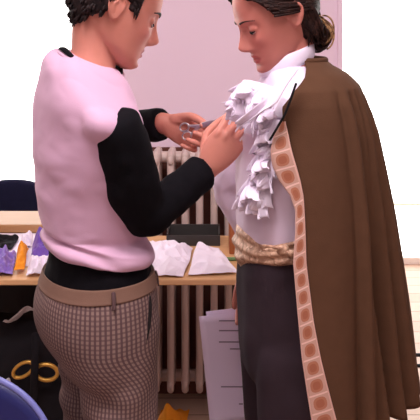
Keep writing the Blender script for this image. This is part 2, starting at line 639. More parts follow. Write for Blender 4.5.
# ------------------------------------------------------------------ work table along the radiator
TZ, TY0, TY1, TX0, TX1 = 0.75, 1.905, 2.30, -1.15, 0.42
tab = empty('work_table', ((TX0 + TX1) / 2, (TY0 + TY1) / 2, 0), 'long narrow wooden table strewn with cloth in front of the radiator', 'table')
put('table_top', Mesh().add(*box((TX0, TY0, TZ - .018), (TX1, TY1, TZ))), M['table'], parent=tab, smooth=False, bevel=0.004)
for x in (TX0 + .05, TX1 - .05):
    for y in (TY0 + .10, TY1 - .05):
        put('leg', Mesh().add(*box((x - .02, y - .02, 0), (x + .02, y + .02, TZ - .018))), M['table_dark'], parent=tab, smooth=False, bevel=0.003)
put('rear_rail', Mesh().add(*box((TX0 + .07, TY1 - .06, TZ - .10), (TX1 - .07, TY1 - .04, TZ - .018))), M['table_dark'], parent=tab, smooth=False)

# wooden top behind the table's left end; black body added to block light below
cab = empty('low_counter', (-0.98, 2.44, 0), 'pale wooden counter top over an added black block behind the table', 'counter')
put('shade_block', Mesh().add(*box((-1.52, 2.345, 0), (-0.48, 2.475, .752))), M['under_shade'], parent=cab, smooth=False)
put('worktop', Mesh().add(*box((-1.54, 2.318, .752), (-0.47, 2.49, .782))), M['ply'], parent=cab, smooth=False, bevel=0.004)
put('shade_block_foot', Mesh().add(*box((-1.52, 2.33, 0), (-0.48, 2.345, .08))), M['black'], parent=cab, smooth=False)
put('shade_block_front', Mesh().add(*box((-1.51, 2.333, .09), (-1.01, 2.345, .745))), M['under_shade'], parent=cab, smooth=False, bevel=0.002)
put('shade_block_front', Mesh().add(*box((-0.99, 2.333, .09), (-0.49, 2.345, .745))), M['under_shade'], parent=cab, smooth=False, bevel=0.002)


def chair_legs(t, x0, x1, y0, y1, z, m, r=0.011, splay=0.02):
    for sx, x in ((-1, x0), (1, x1)):
        for sy, y in ((-1, y0), (1, y1)):
            put('leg', Mesh().add(*sweep([(x + sx * splay, y + sy * splay, 0.012, r, r), (x, y, z, r, r)], 8, 12, (1, 0, 0))), m, parent=t)


# chair behind the counter: upholstered arched back
ch = empty('upholstered_chair', (-0.86, 3.02, 0), 'navy upholstered chair with an arched back behind the low counter', 'chair')
xs = np.linspace(-1, 1, 25)
m = Mesh()
rings = []
for q in xs:
    top = 0.818 - 0.045 * abs(q) ** 2.2
    x, bow = -0.872 + 0.185 * q, 0.03 * q * q
    hh, cz, k = (top - .55) / 2, (top + .55) / 2, max(0.15, (1 - abs(q) ** 8))
    th = np.linspace(0, 2 * math.pi, 20, endpoint=False)
    e = lambda a: np.sign(a) * np.abs(a) ** 0.55
    rings.append(np.column_stack([np.full(20, x), 2.84 - bow + .028 * k * e(np.cos(th)), cz + hh * k ** .3 * e(np.sin(th))]))
put('backrest', m.add(*loft(rings)), M['navy'], parent=ch)
put('seat', Mesh().add(*box((-1.08, 2.87, .42), (-0.66, 3.28, .48))), M['navy'], parent=ch, bevel=0.02)
for x in (-0.99, -0.75):
    put('back_post', Mesh().add(*sweep([(x, 2.86, .44, .01, .012), (x, 2.845, .6, .01, .012)], 6, 10, (1, 0, 0))), M['dark_metal'], parent=ch)
chair_legs(ch, -1.05, -0.66, 2.91, 3.25, .43, M['dark_metal'])

# blue plastic chair close to the lens, lower left
bc = empty('plastic_chair', (-0.56, 0.98, 0), 'blue plastic shell chair with a pale rim behind the woman in pink', 'chair')
def back_xz(q, grow=0.0):
    """outline of the chair back: q in -1..1"""
    a = q * math.pi / 2
    return -0.535 + (0.255 + grow) * np.sign(math.sin(a)) * abs(math.sin(a)) ** 0.75, 0.60 + (0.252 + grow) * abs(math.cos(a)) ** 0.62
qs = np.linspace(-1, 1, 41)
pts, uvq = [], []
for q in qs:
    x, z = back_xz(q)
    for t in np.linspace(0, 1, 14):
        zz = 0.46 + (z - 0.46) * t
        xx = -0.535 + (x + 0.535) * (0.86 + 0.14 * t)
        pts.append((xx, 1.185 + 0.05 * (1 - ((xx + .535) / .26) ** 2) * 0.8 - 0.05 * (1 - t), zz))
put('backrest', Mesh().add(pts, grid_faces(41, 14)), M['blue_plastic'], parent=bc, solid=0.006)
rim = []
for q in qs:
    x, z = back_xz(q, 0.002)
    rim.append((x, 1.185 + 0.04 * (1 - ((x + .535) / .26) ** 2), z, .0045, .006))
put('rim', Mesh().add(*sweep(rim, 60, 12, (0, 1, 0))), M['rim_plastic'], parent=bc)
g = []
for q in np.linspace(-1, 1, 24):
    for t in np.linspace(0, 1, 20):
        g.append((-0.535 + 0.225 * q, 0.76 + 0.40 * t, 0.452 - 0.022 * math.sin(math.pi * min(1, t * 1.1)) * (1 - q * q) - .03 * max(0, .12 - t) / .12 + .02 * max(0, t - .85) / .15))
put('seat', Mesh().add(g, grid_faces(24, 20)), M['blue_plastic'], parent=bc, solid=0.006)
chair_legs(bc, -0.70, -0.37, 0.82, 1.10, .44, M['steel'], 0.010, 0.03)


# ------------------------------------------------------------------ cloth heaps
def crumple(name, corners, z, m, label, cat, group=None, amp=0.02, seed=0.0, n=34, freq=14.0, peak=None, ragged=0.12, lift=0.004):
    """a rumpled piece of fabric lying on a surface: corners are four x, y points"""
    c = np.asarray(corners, float)
    u = np.linspace(0, 1, n)
    U, V = np.meshgrid(u, u, indexing='ij')
    U, V = U.ravel(), V.ravel()
    P = (c[0] * ((1 - U) * (1 - V))[:, None] + c[1] * (U * (1 - V))[:, None] + c[2] * (U * V)[:, None] + c[3] * ((1 - U) * V)[:, None])
    ctr = c.mean(axis=0)
    q3 = np.column_stack([P, np.zeros(len(P))])
    e1, e2 = wob(q3, 9, seed + 3.1), wob(q3, 9, seed + 7.7)
    P = P + np.column_stack([e1, e2]) * ragged * np.linalg.norm(c[0] - c[2]) * 0.35
    a, b = wob(q3, freq, seed), wob(q3, freq * 2.3, seed + 5)
    h = amp * (1 - np.abs(a) * 2.6) * 0.75 + amp * 0.5 * (1 - np.abs(b) * 2.6)
    edge = np.minimum.reduce([U, 1 - U, V, 1 - V])
    h = np.maximum(h, 0) * np.clip(edge * 7 + 0.15, 0, 1)
    if peak:
        d = np.hypot(U - peak[0], V - peak[1])
        h = h + peak[2] * np.exp(-(d / peak[3]) ** 2)
    zz = z + lift + h
    o = put(name, Mesh().add(np.column_stack([P, zz]), grid_faces(n, n)), m, base=(ctr[0], ctr[1], z), solid=0.0022, sub=1)
    return thing(o, label, cat, group)


def tp(px, py, z=TZ):
    y = FPX * (CAMZ - z) / (py - YH)
    return ((px - 210) / FPX * y, y)


crumple('white_cloth', [tp(140, 277), tp(184, 278), tp(193, 250), tp(144, 245)], TZ, M['white_cloth'],
        'crumpled white cloth on the table just right of the checked trousers', 'cloth', 'white cloths on the table', 0.027, 1.3, 70, 11, (0.6, 0.6, 0.012, 0.35), 0.08)
crumple('white_cloth', [tp(188, 277), tp(238, 275), tp(219, 250), tp(197, 248)], TZ, M['white_cloth'],
        'white cloth with a creased flap lying beside the papers and dark breeches', 'cloth', 'white cloths on the table', 0.020, 8.2, 60, 9, (0.2, 0.75, 0.010, 0.35), 0.05, 0.006)
crumple('black_garment', [tp(-14, 253), tp(12, 252), tp(19, 241), tp(-14, 238)], TZ, M['black'],
        'crumpled black garment at the back of the table', 'garment', None, 0.03, 2.2, 26, lift=.009)
crumple('white_sheet', [tp(-4, 268), tp(52, 266), tp(52, 233.5), tp(-4, 233.5)], TZ, M['white_cloth'],
        'flat white cloth along the back edge under the coloured garments', 'cloth', None, 0.003, 6.2, 20, 8, None, 0.03, 0.001)
crumple('mauve_garment', [tp(-16, 277), tp(13, 277), tp(16, 257), tp(-16, 256)], TZ, M['mauve'],
        'mottled mauve cloth at the front edge of the table', 'garment', None, 0.032, 4.4, 50, 24, None, 0.12, 0.009)
crumple('orange_cloth', [tp(14, 276), tp(24, 274), tp(29, 254), tp(20, 252)], TZ, M['orange'],
        'orange cloth strip between the purple garments', 'cloth', None, 0.02, 9.4, 30, 20, (0.5, 0.6, 0.03, 0.4), 0.06, 0.014)
crumple('purple_garment', [tp(31, 262), tp(58, 262), tp(58, 248), tp(33, 248)], TZ, M['purple'],
        'plain violet cloth standing in a peak behind the pale pink one', 'garment', None, 0.025, 5.1, 44, 20, (0.35, 0.65, 0.05, 0.26), 0.05, 0.012)
crumple('pale_cloth', [tp(26, 278), tp(54, 277), tp(54, 265), tp(30, 265)], TZ, M['white_cloth'],
        'pale pink-white cloth on the table edge beside the woman in pink', 'cloth', None, 0.032, 3.9, 40, 20, lift=.009)
crumple('white_napkin', [tp(20, 250), tp(31, 250), tp(33, 239), tp(24, 239)], TZ, M['white_cloth'],
        'small white cloth behind the orange strip', 'cloth', None, 0.03, 7.9, 22, 14, None, 0.06, 0.010)

# things at the back of the table near the radiator
x0, y0 = tp(167, 243)
x1, _ = tp(220, 243)
tr = empty('document_tray', ((x0 + x1) / 2, 2.235, TZ), 'dark shallow plastic tray at the back of the table by the radiator', 'tray')
put('tray_base', Mesh().add(*box((x0, 2.19, TZ), (x1, 2.285, TZ + .006))), M['tray'], parent=tr, smooth=False)
for lo, hi in (((x0, 2.19, TZ + .006), (x1, 2.195, TZ + .035)), ((x0, 2.28, TZ + .006), (x1, 2.285, TZ + .045)),
               ((x0, 2.195, TZ + .006), (x0 + .005, 2.28, TZ + .04)), ((x1 - .005, 2.195, TZ + .006), (x1, 2.28, TZ + .04))):
    put('tray_wall', Mesh().add(*box(lo, hi)), M['tray'], parent=tr, smooth=False)
bx0, bx1 = (229.5 - 210) / FPX * 2.1, (262 - 210) / FPX * 2.1
bo = empty('wooden_box', ((bx0 + bx1) / 2, 2.16, TZ), 'upright brown wooden box on the table behind the woman in the cape', 'box')
put('body', Mesh().add(*box((bx0, 2.11, TZ), (bx1, 2.21, TZ + .125))), M['brown_wood'], parent=bo, smooth=False, bevel=0.003)
put('lid', Mesh().add(*box((bx0 - .003, 2.107, TZ + .125), (bx1 + .003, 2.213, TZ + .14))), M['brown_wood'], parent=bo, smooth=False, bevel=0.003)
px_, py_ = tp(231, 261)
o = put('green_marker', Mesh().add(*sweep([(px_ - .03, py_, TZ + .006, .006, .006), (px_ + .04, py_ + .004, TZ + .006, .006, .006)], 10, 10, (0, 0, 1))), M['green'], base=(px_, py_, TZ))
thing(o, 'slim green marker pen behind the creased white cloth', 'pen')

# ------------------------------------------------------------------ under the table
bag = empty('black_bag', (-0.54, 2.08, 0), 'slumped black bag with gold rings on the floor under the table', 'bag')
bm_ = Mesh().add(*torso([(0.0, -0.56, 2.10, .10, .20), (.03, -0.56, 2.10, .125, .235), (.2, -0.555, 2.10, .125, .235), (.38, -0.55, 2.10, .11, .22), (.5, -0.555, 2.10, .07, .19), (.555, -0.56, 2.10, .03, .15)], 30, 40, R(90) * 0 + R(90), 2.8))
bf = fuse(bm_, 0.012, 3)
ripple(bf, lambda v: 0.016 * wob(v, 9, 2.0) + 0.008 * wob(v, 22, 4.0))
put('body', bf, M['black'], parent=bag)
def ring3(c, rx, rz, r, m, tilt=0.0, name='ring', yb=0.0):
    a = np.linspace(0, 2 * math.pi, 33)
    p = [(c[0] + rx * math.cos(t) * math.cos(tilt) - rz * math.sin(t) * math.sin(tilt), c[1] + yb * math.sin(t), c[2] + rx * math.cos(t) * math.sin(tilt) + rz * math.sin(t) * math.cos(tilt), r, r) for t in a]
    return put(name, Mesh().add(*sweep(p, 64, 10, (0, 1, 0), False)), m, parent=bag)
ring3((-0.500, 1.955, .447), .034, .024, .0062, M['gold'], -0.1)
ring3((-0.572, 1.960, .452), .034, .019, .0055, M['gold'], 0.55)
put('strap', Mesh().add(*sweep([(-0.535, 1.965, .56, .012, .004), (-0.530, 1.935, .47, .012, .004), (-0.538, 1.948, .36, .012, .004)], 20, 10, (1, 0, 0))), M['black'], parent=bag)
put('strap', Mesh().add(*sweep([(-0.62, 1.965, .42, .006, .004), (-0.605, 1.955, .38, .008, .004), (-0.59, 1.965, .345, .006, .004)], 16, 10, (1, 0, 0))), M['grey_cloth'], parent=bag)
sc_ = []
for i, (px, py) in enumerate(((2, 325), (10, 324), (20, 315), (30, 312), (40, 316))):
    p = at(px, py, 2.0 + 0.02 * math.sin(i))
    sc_.append(p)
mm = Mesh()
sp_ = spline(sc_, 40)
wv = 0.012 + 0.012 * np.clip(np.sin(np.linspace(0.2, 3.0, 40)), 0, 1)
pp = []
for i in range(40):
    for t in np.linspace(0, 1, 9):
        pp.append(sp_[i] + np.array([0.004 * math.sin(9 * t + i * .4), 0.05 * t + .006 * math.sin(6 * t + i * .5), wv[i] * (0.5 - t) * 1.2 + 0.003 * math.sin(i * .3 + t * 5)]))
o = put('grey_scarf', mm.add(pp, grid_faces(40, 9)), M['grey_cloth'], base=(-0.59, 2.02, .56), solid=0.003, sub=1)
thing(o, 'pale grey scarf draped over the top of the black bag', 'scarf')

# small upright orange cloth on the floor in front of the radiator
b0 = at(168, 425, 2.36)
rows = []
for t in np.linspace(0, 1, 24):
    for s in np.linspace(-1, 1, 24):
        h = 0.085 * (1 - abs(s) ** 1.2) * math.exp(-((t - .35) / .35) ** 2) + 0.006
        rows.append((b0[0] + 0.055 * s + 0.022 * t - .012 * h / .08, 2.33 + 0.16 * t, max(0.003, h + 0.004 * math.sin(9 * s + 5 * t))))
o = put('orange_cloth', Mesh().add(rows, grid_faces(24, 24)), M['orange'], base=(b0[0], 2.40, 0), solid=0.003, sub=1)
thing(o, 'orange cloth peaked up on the floor below the radiator', 'cloth')

# dark chair bars at the right edge of the picture, simplified to a rack
rk = empty('chair_bar_rack', (0.90, 2.2, 0), 'low black rack for the bars of a chair on the bright floor beyond the brown cape', 'rack')
for z in (.335, .372):
    for y in (2.20,):
        put('rail', Mesh().add(*sweep([(.704, y, z + (y - 2.2) * .1, .006, .006), (1.10, y, z, .006, .006)], 8, 10, (0, 0, 1))), M['dark_metal'], parent=rk)
for x in (.745, 1.07):
    for y in (2.213,):
        put('post', Mesh().add(*sweep([(x, y, .007, .007, .007), (x, y, .42, .007, .007)], 8, 10, (1, 0, 0))), M['dark_metal'], parent=rk)

# ------------------------------------------------------------------ people: heads and hands
HZ = [.118, .110, .098, .080, .060, .040, .020, 0.0, -.020, -.040, -.058, -.075, -.090, -.102, -.110, -.1145]
HF = [.020, .042, .060, .0755, .0845, .0885, .0885, .0860, .0850, .0840, .0830, .0815, .0810, .0800, .0745, .0600]
HB = [-.035, -.058, -.076, -.0905, -.0980, -.1005, -.1000, -.0960, -.0880, -.0760, -.0600, -.0380, -.0080, .0200, .0400, .0520]
HW = [.024, .040, .0535, .0645, .0705, .0735, .0745, .0735, .0705, .0665, .0620, .0565, .0480, .0370, .0230, .0080]


def g(x, s):
    return np.exp(-(x / s) ** 2)


def head_surface(Z, TH, off=0.0, face=True):
    """points of the head in its own frame (x forward, y left, z up) at heights Z and angles TH"""
    zc = np.clip(Z, HZ[-1], HZ[0])
    xf, xb, w = interp(zc, HZ, HF), interp(zc, HZ, HB), interp(zc, HZ, HW)
    cx = np.where(zc > -.03, 0.0, (xf + xb) * 0.5 * np.clip((-.03 - zc) / .05, 0, 1))
    ct, st = np.cos(TH), np.sin(TH)
    pw = np.where(ct > 0, 0.88, 1.0)
    X = cx + np.where(ct > 0, xf - cx, cx - xb) * np.sign(ct) * np.abs(ct) ** pw + off * ct
    Y = (w + off) * np.sign(st) * np.abs(st) ** 0.92
    if face:
        k = np.clip(ct * 2.2, 0, 1)
        ay = np.abs(Y)
        d = 0.0
        hn = np.interp(Z, [-.058, -.052, -.047, -.041, -.034, -.022, -.008, .008, .022, .032], [0, .005, .017, .0265, .0290, .0215, .0130, .0060, .0020, 0])
        sn = np.interp(Z, [-.055, -.046, -.036, -.02, .0, .02], [.0125, .0125, .0105, .0080, .0075, .012])
        d = d + hn * g(Y, sn)
        d = d + .0055 * g(ay - .0135, .0055) * g(Z + .044, .006)                          # wings of the nose
        d = d - .0105 * g(ay - .031, .0165) * g(Z - .001, .012)                            # eye sockets
        d = d + .0040 * g(ay - .026, .022) * g(Z - .021, .008)                             # brow
        d = d + .0045 * g(ay - .042, .018) * g(Z + .028, .016)                             # cheekbones
        d = d + (.0060 * g(Z + .0635, .0050) + .0065 * g(Z + .0765, .0058)) * g(Y, .0190)  # lips
        d = d - .0042 * g(Z + .0695, .0022) * g(Y, .0210)
        d = d - .0040 * g(Z + .0865, .0060) * g(Y, .0200)
        d = d + .0065 * g(Z + .0990, .0095) * g(Y, .0200)                                  # chin
        d = d - .0012 * g(Y, .004) * g(Z + .056, .004)
        X = X + d * k
    return np.stack([X, Y, Z], -1)


def head_frame(center, yaw, pitch, scale, roll=0.0):
    """pitch > 0 looks down"""
    Rm = Matrix.Rotation(yaw, 3, 'Z') @ Matrix.Rotation(pitch, 3, 'Y') @ Matrix.Rotation(roll, 3, 'X')
    A = np.array(Rm) * scale
    c = np.asarray(center, float)
    fwd = lambda p: np.asarray(p, float) @ A.T + c
    inv = lambda p: (np.asarray(p, float) - c) @ np.linalg.inv(A).T
    return fwd, inv


def head_pieces(m, T):
    zs = np.concatenate([np.linspace(.118, .03, 22), np.linspace(.027, -.1145, 66)])
    th = np.linspace(0, 2 * math.pi, 120, endpoint=False)
    Z, TH = np.meshgrid(zs, th, indexing='ij')
    p = head_surface(Z, TH)
    m.add(*loft([T(r) for r in p]))
    for s in (-1, 1):
        # eyelid bulges
        m.add(*[(T(v), f) for v, f in [ball((.0685, s * .0315, .001), (.0125, .0150, .0118), 20, 14)]][0])
        # ears: bowl plus helix rim
        v, f = ball((-.015, s * .0735, -.001), (.0165, .0062, .0235), 20, 14)
        m.add(T(v), f)
        rim = [(.004, s * .075, -.030, .0042, .0042), (.010, s * .077, -.012, .004, .004), (.011, s * .079, .006, .0042, .0042), (.003, s * .083, .021, .0046, .0046),
               (-.012, s * .086, .024, .0046, .0046), (-.023, s * .0875, .012, .0044, .0044), (-.024, s * .086, -.006, .0042, .0042), (-.015, s * .081, -.023, .0050, .0050), (-.005, s * .077, -.034, .0060, .0060), (.003, s * .075, -.031, .0045, .0045)]
        rim = [(r[0] * .88 - .010, r[1] - s * .002, r[2] * .86, r[3], r[4]) for r in rim]
        rim = [(r[0], r[1], r[2] + .005, r[3] * .9, r[4] * .9) for r in rim]
        v, f = sweep(rim, 40, 10, (0, 1, 0))
        m.add(T(v), f)
        v, f = sweep([(-.020, s * .079, -.010, .004, .004), (-.022, s * .081, .002, .0036, .0036), (-.016, s * .081, .012, .003, .003)], 14, 8, (0, 1, 0))
        m.add(T(v), f)


def skin_tone(P, inv, base, scale):
    """the skin's own colours: lips, cheeks, lids"""
    q = inv(P)
    ay = np.abs(q[:, 1])
    c = np.tile(np.array(lin(*base)), (len(P), 1))
    front = np.clip(q[:, 0] / .03 - 1.0, 0, 1)
    lipw = np.clip(1.25 - ((ay / .0235) ** 2 + ((q[:, 2] + .070) / .0118) ** 2), 0, 1) * front * (q[:, 0] > .07)
    lip = np.array(lin(178, 84, 84))
    c = c * (1 - np.clip(lipw * 2.2, 0, 1)[:, None]) + lip * np.clip(lipw * 2.2, 0, 1)[:, None]
    ch = g(ay - .042, .022) * g(q[:, 2] + .030, .022) * front * 0.35
    c = c * (1 - ch[:, None]) + np.array(lin(216, 122, 112)) * ch[:, None]
    return np.column_stack([c, np.ones(len(P))])


def face_extras(T, parent, brow_lift=0.0, lash=1.0, scale=1.0, brow=1.0, brow_m='brow', slit=1.0):
    for s in (-1, 1):
        # slit of the eye under the lowered lid, with lashes along it
        a = np.linspace(-1, 1, 17)
        pts_l, pts_e = [], []
        for q in a:
            y = s * (.0315 + .0125 * q)
            x = .0685 + .0128 * math.sqrt(max(0, 1 - (q * .80) ** 2)) * 0.90
            z = -.0045 - .0022 * (1 - q * q)
            wdt = .0016 * (1 - .6 * q * q) * lash
            pts_l.append((*T((x + .0010, y, z)), wdt * scale, .0012 * scale))
            pts_e.append((*T((x - .0012, y, z - .0028)), .0026 * slit * (1 - .75 * q * q) * scale, .0016 * slit * scale))
        put('eye', Mesh().add(*sweep(pts_e, 24, 10, (0, 0, 1))), M['eye'], parent=parent)
        iris = [(*T((.0795, s * .0315, -.0068)), .0026 * scale, .0012 * scale), (*T((.0790, s * .0315, -.0100)), .0022 * scale, .0010 * scale)]
        put('iris', Mesh().add(*sweep([(*r[:3], .0034 * scale, .0014 * scale) for r in iris], 6, 10, tuple(T((0, 1, 0)) - T((0, 0, 0))))), M['lash'], parent=parent)
        put('eyelashes', Mesh().add(*sweep(pts_l, 24, 8, (0, 0, 1))), M['lash'], parent=parent)
        bp = []
        for q in np.linspace(0, 1, 9):
            y = s * (.012 + .038 * q)
            z = .0190 + brow_lift + .0055 * math.sin(q * 2.5) - .004 * q
            xx = head_surface(np.array([z]), np.array([math.asin(min(.95, abs(y) / .0745)) * np.sign(y)]))[0, 0]
            bp.append((*T((xx - .0004 + .001 * (1 - q), y, z)), (.0038 - .0022 * q) * scale * brow, .0018 * scale))
        put('eyebrow', Mesh().add(*sweep(bp, 20, 8, tuple(T((0, 0, 1)) - T((0, 0, 0))))), M[brow_m], parent=parent)


def hand_pieces(m, wrist, xdir, ydir, side, curls, spread=(0.10, 0.02, -0.05, -0.12), thumb=((.75, .55, -.35), (.85, .25, -.45), (.9, .05, -.45)), scale=0.93):
    """a hand with palm, four unequal fingers and a thumb: xdir along the fingers, ydir to the thumb side; side +1 right hand, -1 left hand"""
    X = nrm(xdir)
    Y = nrm(np.asarray(ydir, float) - X * np.dot(X, ydir))
    Z = np.cross(X, Y) * side            # back of the hand
    A = np.stack([X, Y, Z]) * scale
    w = np.asarray(wrist, float)
    T = lambda p: np.asarray(p, float) @ A + w

    def add(st, n=14, seg=12):
        s = [(*T(r[:3]), r[3] * scale, r[4] * scale) for r in st]
        m.add(*sweep(s, n, seg, tuple(Y)))
    add([(-.016, 0, 0, .024, .019), (0, 0, 0, .027, .0185), (.03, .001, .001, .036, .0165), (.06, .001, .001, .040, .0145), (.084, .0, .0, .039, .011)], 22, 20)
    add([(.012, .018, -.008, .014, .013), (.04, .026, -.012, .014, .013), (.055, .024, -.012, .010, .010)], 12)     # ball of the thumb
    bases = [(.082, .0285, .002), (.087, .0090, .003), (.083, -.0105, .002), (.074, -.0285, 0)]
    lens = [(.041, .025, .021), (.045, .028, .022), (.042, .026, .021), (.032, .020, .018)]
    rad = [(.0090, .0082, .0076, .0062), (.0092, .0084, .0077, .0062), (.0088, .0080, .0073, .0060), (.0078, .0071, .0065, .0054)]
    tips = []
    for b, l, r, cu, sp in zip(bases, lens, rad, curls, spread):
        p = np.array(b, float)
        st = [(p[0] - .022, p[1] * .92, p[2] - .002, r[0], r[0]), (*p, r[0], r[0])]
        a = 0.0
        for k in range(3):
            a += cu[k]
            d = np.array([math.cos(a) * math.cos(sp), math.sin(sp) * max(0.2, math.cos(a)), -math.sin(a)])
            p = p + nrm(d) * l[k]
            st.append((*p, r[k + 1], r[k + 1]))
        add(st, 26, 12)
        tips.append(T(p))
    p = np.array((.022, .026, -.008))
    st = [(*p, .0115, .0115)]
    for d, l, r in zip(thumb, (.040, .031, .025), (.0108, .0095, .0074)):
        p = p + nrm(d) * l
        st.append((*p, r, r))
    add(st, 24, 12)
    tips.append(T(p))
    return tips


def limb(m, pts, n=40, seg=20, ref=(0, 0, 1)):
    m.add(*sweep([(*p[:3], p[3], p[3] if len(p) < 5 else p[4]) for p in pts], n, seg, ref))


def cap_hair(T, cover, thick, seed, wob_amp=.004, nz=70, nt=110):
    """a closed shell that stands thick above the scalp where cover is 1 and dips under the skin where it is 0"""
    zs = np.linspace(.1175, -.100, nz)
    th = np.linspace(0, 2 * math.pi, nt, endpoint=False)
    Z, TH = np.meshgrid(zs, th, indexing='ij')
    base = head_surface(Z, TH, 0.0, False)
    ctr = np.array((-.004, 0, .010))
    out = base - ctr
    out = out / np.linalg.norm(out, axis=-1, keepdims=True)
    cv = cover(base)
    nz_ = wob(base.reshape(-1, 3) * np.array((1, 1, .55)), 42, seed).reshape(cv.shape)
    off = cv * (thick(base) + wob_amp * nz_) - (1 - cv) * .012
    p = base + out * off[..., None]
    return loft([T(r) for r in p])


def smoothstep(a, b, x):
    t = np.clip((x - a) / (b - a), 0, 1)
    return t * t * (3 - 2 * t)


def arm_path(s, e, w, rs, drop=0.0):
    """stations shoulder - elbow - wrist with a rounded elbow; rs: radii at shoulder, mid arm, elbow, forearm, wrist"""
    s, e, w = (np.asarray(q, float) for q in (s, e, w))
    up, dn = e - s, w - e
    r = [np.broadcast_to(np.asarray(q, float) - drop, (2,)) for q in rs]
    c = [s, s + up * .3, s + up * .62, s + up * .86 + dn * .03, e + dn * .12 - up * .03, e + dn * .36, e + dn * .66, e + dn * .95]
    rr = [r[0], r[0] * .5 + r[1] * .5, r[1], r[2], r[2], r[3], r[3] * .5 + r[4] * .5, r[4]]
    return [(*p, q[0], q[1]) for p, q in zip(c, rr)], nrm(np.cross(up, dn))

# ------------------------------------------------------------------ the woman in the pink shirt
rnd = random.Random(4)
PW = np.array((-0.235, 1.335, 0.0))
YAW = R(29)
FW, LF = np.array((math.cos(YAW), math.sin(YAW), 0)), np.array((-math.sin(YAW), math.cos(YAW), 0))
T1, I1 = head_frame((-0.194, 1.335, 1.544), R(18), R(21), 0.97)

sh_r, el_r, wr_r = np.array((-0.175, 1.188, 1.340)), np.array((-0.136, 1.264, 1.126)), np.array((-0.010, 1.395, 1.196))
sh_l, el_l, wr_l = np.array((-0.325, 1.470, 1.352)), np.array((-0.262, 1.640, 1.240)), np.array((-0.106, 1.520, 1.276))

body = Mesh()
head_pieces(body, T1)
nk0 = np.array((-0.247, 1.318, 1.405))
nk1 = T1((-.030, 0, -.035))
body.add(*sweep([(*nk0, .056, .054), (*(nk0 * .6 + nk1 * .4), .047, .046), (*nk1, .050, .050), (*T1((-.02, 0, .02)), .05, .05)], 20, 28, tuple(LF)))
body.add(*torso([(1.415, -0.247, 1.322, .045, .055), (1.385, -0.252, 1.325, .060, .11), (1.34, -0.252, 1.33, .070, .140), (1.22, -0.25, 1.333, .078, .125), (1.06, -0.24, 1.333, .075, .105), (.97, -0.236, 1.335, .085, .12), (.86, -0.235, 1.335, .09, .14), (.82, -0.235, 1.335, .06, .10)], 30, 32, YAW))
for s, e, w in ((sh_r, el_r, wr_r), (sh_l, el_l, wr_l)):
    st, out = arm_path(s + (e - s) * .12, e, w, (.029, .033, .031, .030, .024))
    st.append((*w, .024, .024))
    body.add(*sweep(st, 50, 18, tuple(out)))
for sd in (-1, 1):
    hp = PW + LF * 0.078 * sd
    limb(body, [(hp[0] + .004, hp[1], .86, .055), (hp[0] + .008, hp[1], .66, .050), (hp[0] + .008, hp[1] , .46, .042), (hp[0], hp[1], .30, .045), (hp[0], hp[1], .09, .032)], 30, 16, (1, 0, 0))
    f = hp + FW * .02
    limb(body, [(*(hp + FW * -.03 + (0, 0, .05)), .03), (*(hp + FW * .06 + (0, 0, .04)), .030, .022), (*(hp + FW * .14 + (0, 0, .03)), .026, .014)], 16, 14, tuple(LF))
# right hand pinches the jabot; left hand holds the scissors
tipsR = hand_pieces(body, wr_r + np.array((.004, -.002, .004)), (.52, -.10, .70), (-.70, .05, .55), 1,
                    [(.75, .85, .5), (.75, 1.0, .6), (.8, 1.05, .7), (.85, 1.1, .7)], thumb=((.80, .45, -.45), (.97, -.1, -.35), (.95, -.25, -.25)), scale=.98)
tipsL = hand_pieces(body, wr_l + np.array((.004, -.004, 0)), (.90, -.10, -.34), (.35, .1, 1), -1,
                    [(.75, 1.15, .7), (.9, 1.35, .8), (1.0, 1.4, .9), (1.05, 1.4, .9)], thumb=((.72, .35, -.55), (.90, .0, -.5), (.90, -.25, -.4)), scale=.95)
bd = fuse(body, 0.0026, 3, 0.5)
P = bd.verts()
person = put('person', bd, M['skin'], base=tuple(PW), attrs={'tone': skin_tone(P, I1, (210, 138, 120), 1.0)})
thing(person, 'short-haired woman in pink T-shirt and checked trousers reaching to the white ruffles', 'person')
face_extras(T1, person, scale=.97, lash=1.7, brow=1.25, brow_m='lash')

# cropped hair
def cover1(p):
    x, y, z = p[..., 0], np.abs(p[..., 1]), p[..., 2]
    front = smoothstep(.058, .074, z + .35 * np.maximum(0, .05 - x))      # forehead line rising over the brow
    side = smoothstep(.042, .026, x) * smoothstep(.014, .024, z)
    burn = smoothstep(.017, .009, np.abs(x - .022)) * smoothstep(-.006, .006, z)
    lim = np.interp(x, [-.09, -.06, -.02], [-.056, -.040, -.012])
    back = smoothstep(-.012, -.026, x) * smoothstep(-.006, .008, z - lim)
    return np.clip(np.maximum.reduce([front, side, burn * .8, back]), 0, 1)


hm = Mesh()
hm.add(*cap_hair(T1, cover1, lambda p: .010 + .010 * smoothstep(.02, .09, p[..., 2]) + .003 * smoothstep(-.02, -.08, p[..., 0]), 3.0, .003))


def lock(base, mid, tip, r=.0032, flat=.6):
    v, f = sweep([(*T(base), r, r * flat), (*T(mid), r * 1.1, r * flat), (*T(tip), r * .25, r * .2)], 10, 7, (0, 0, 1))
    return v, f


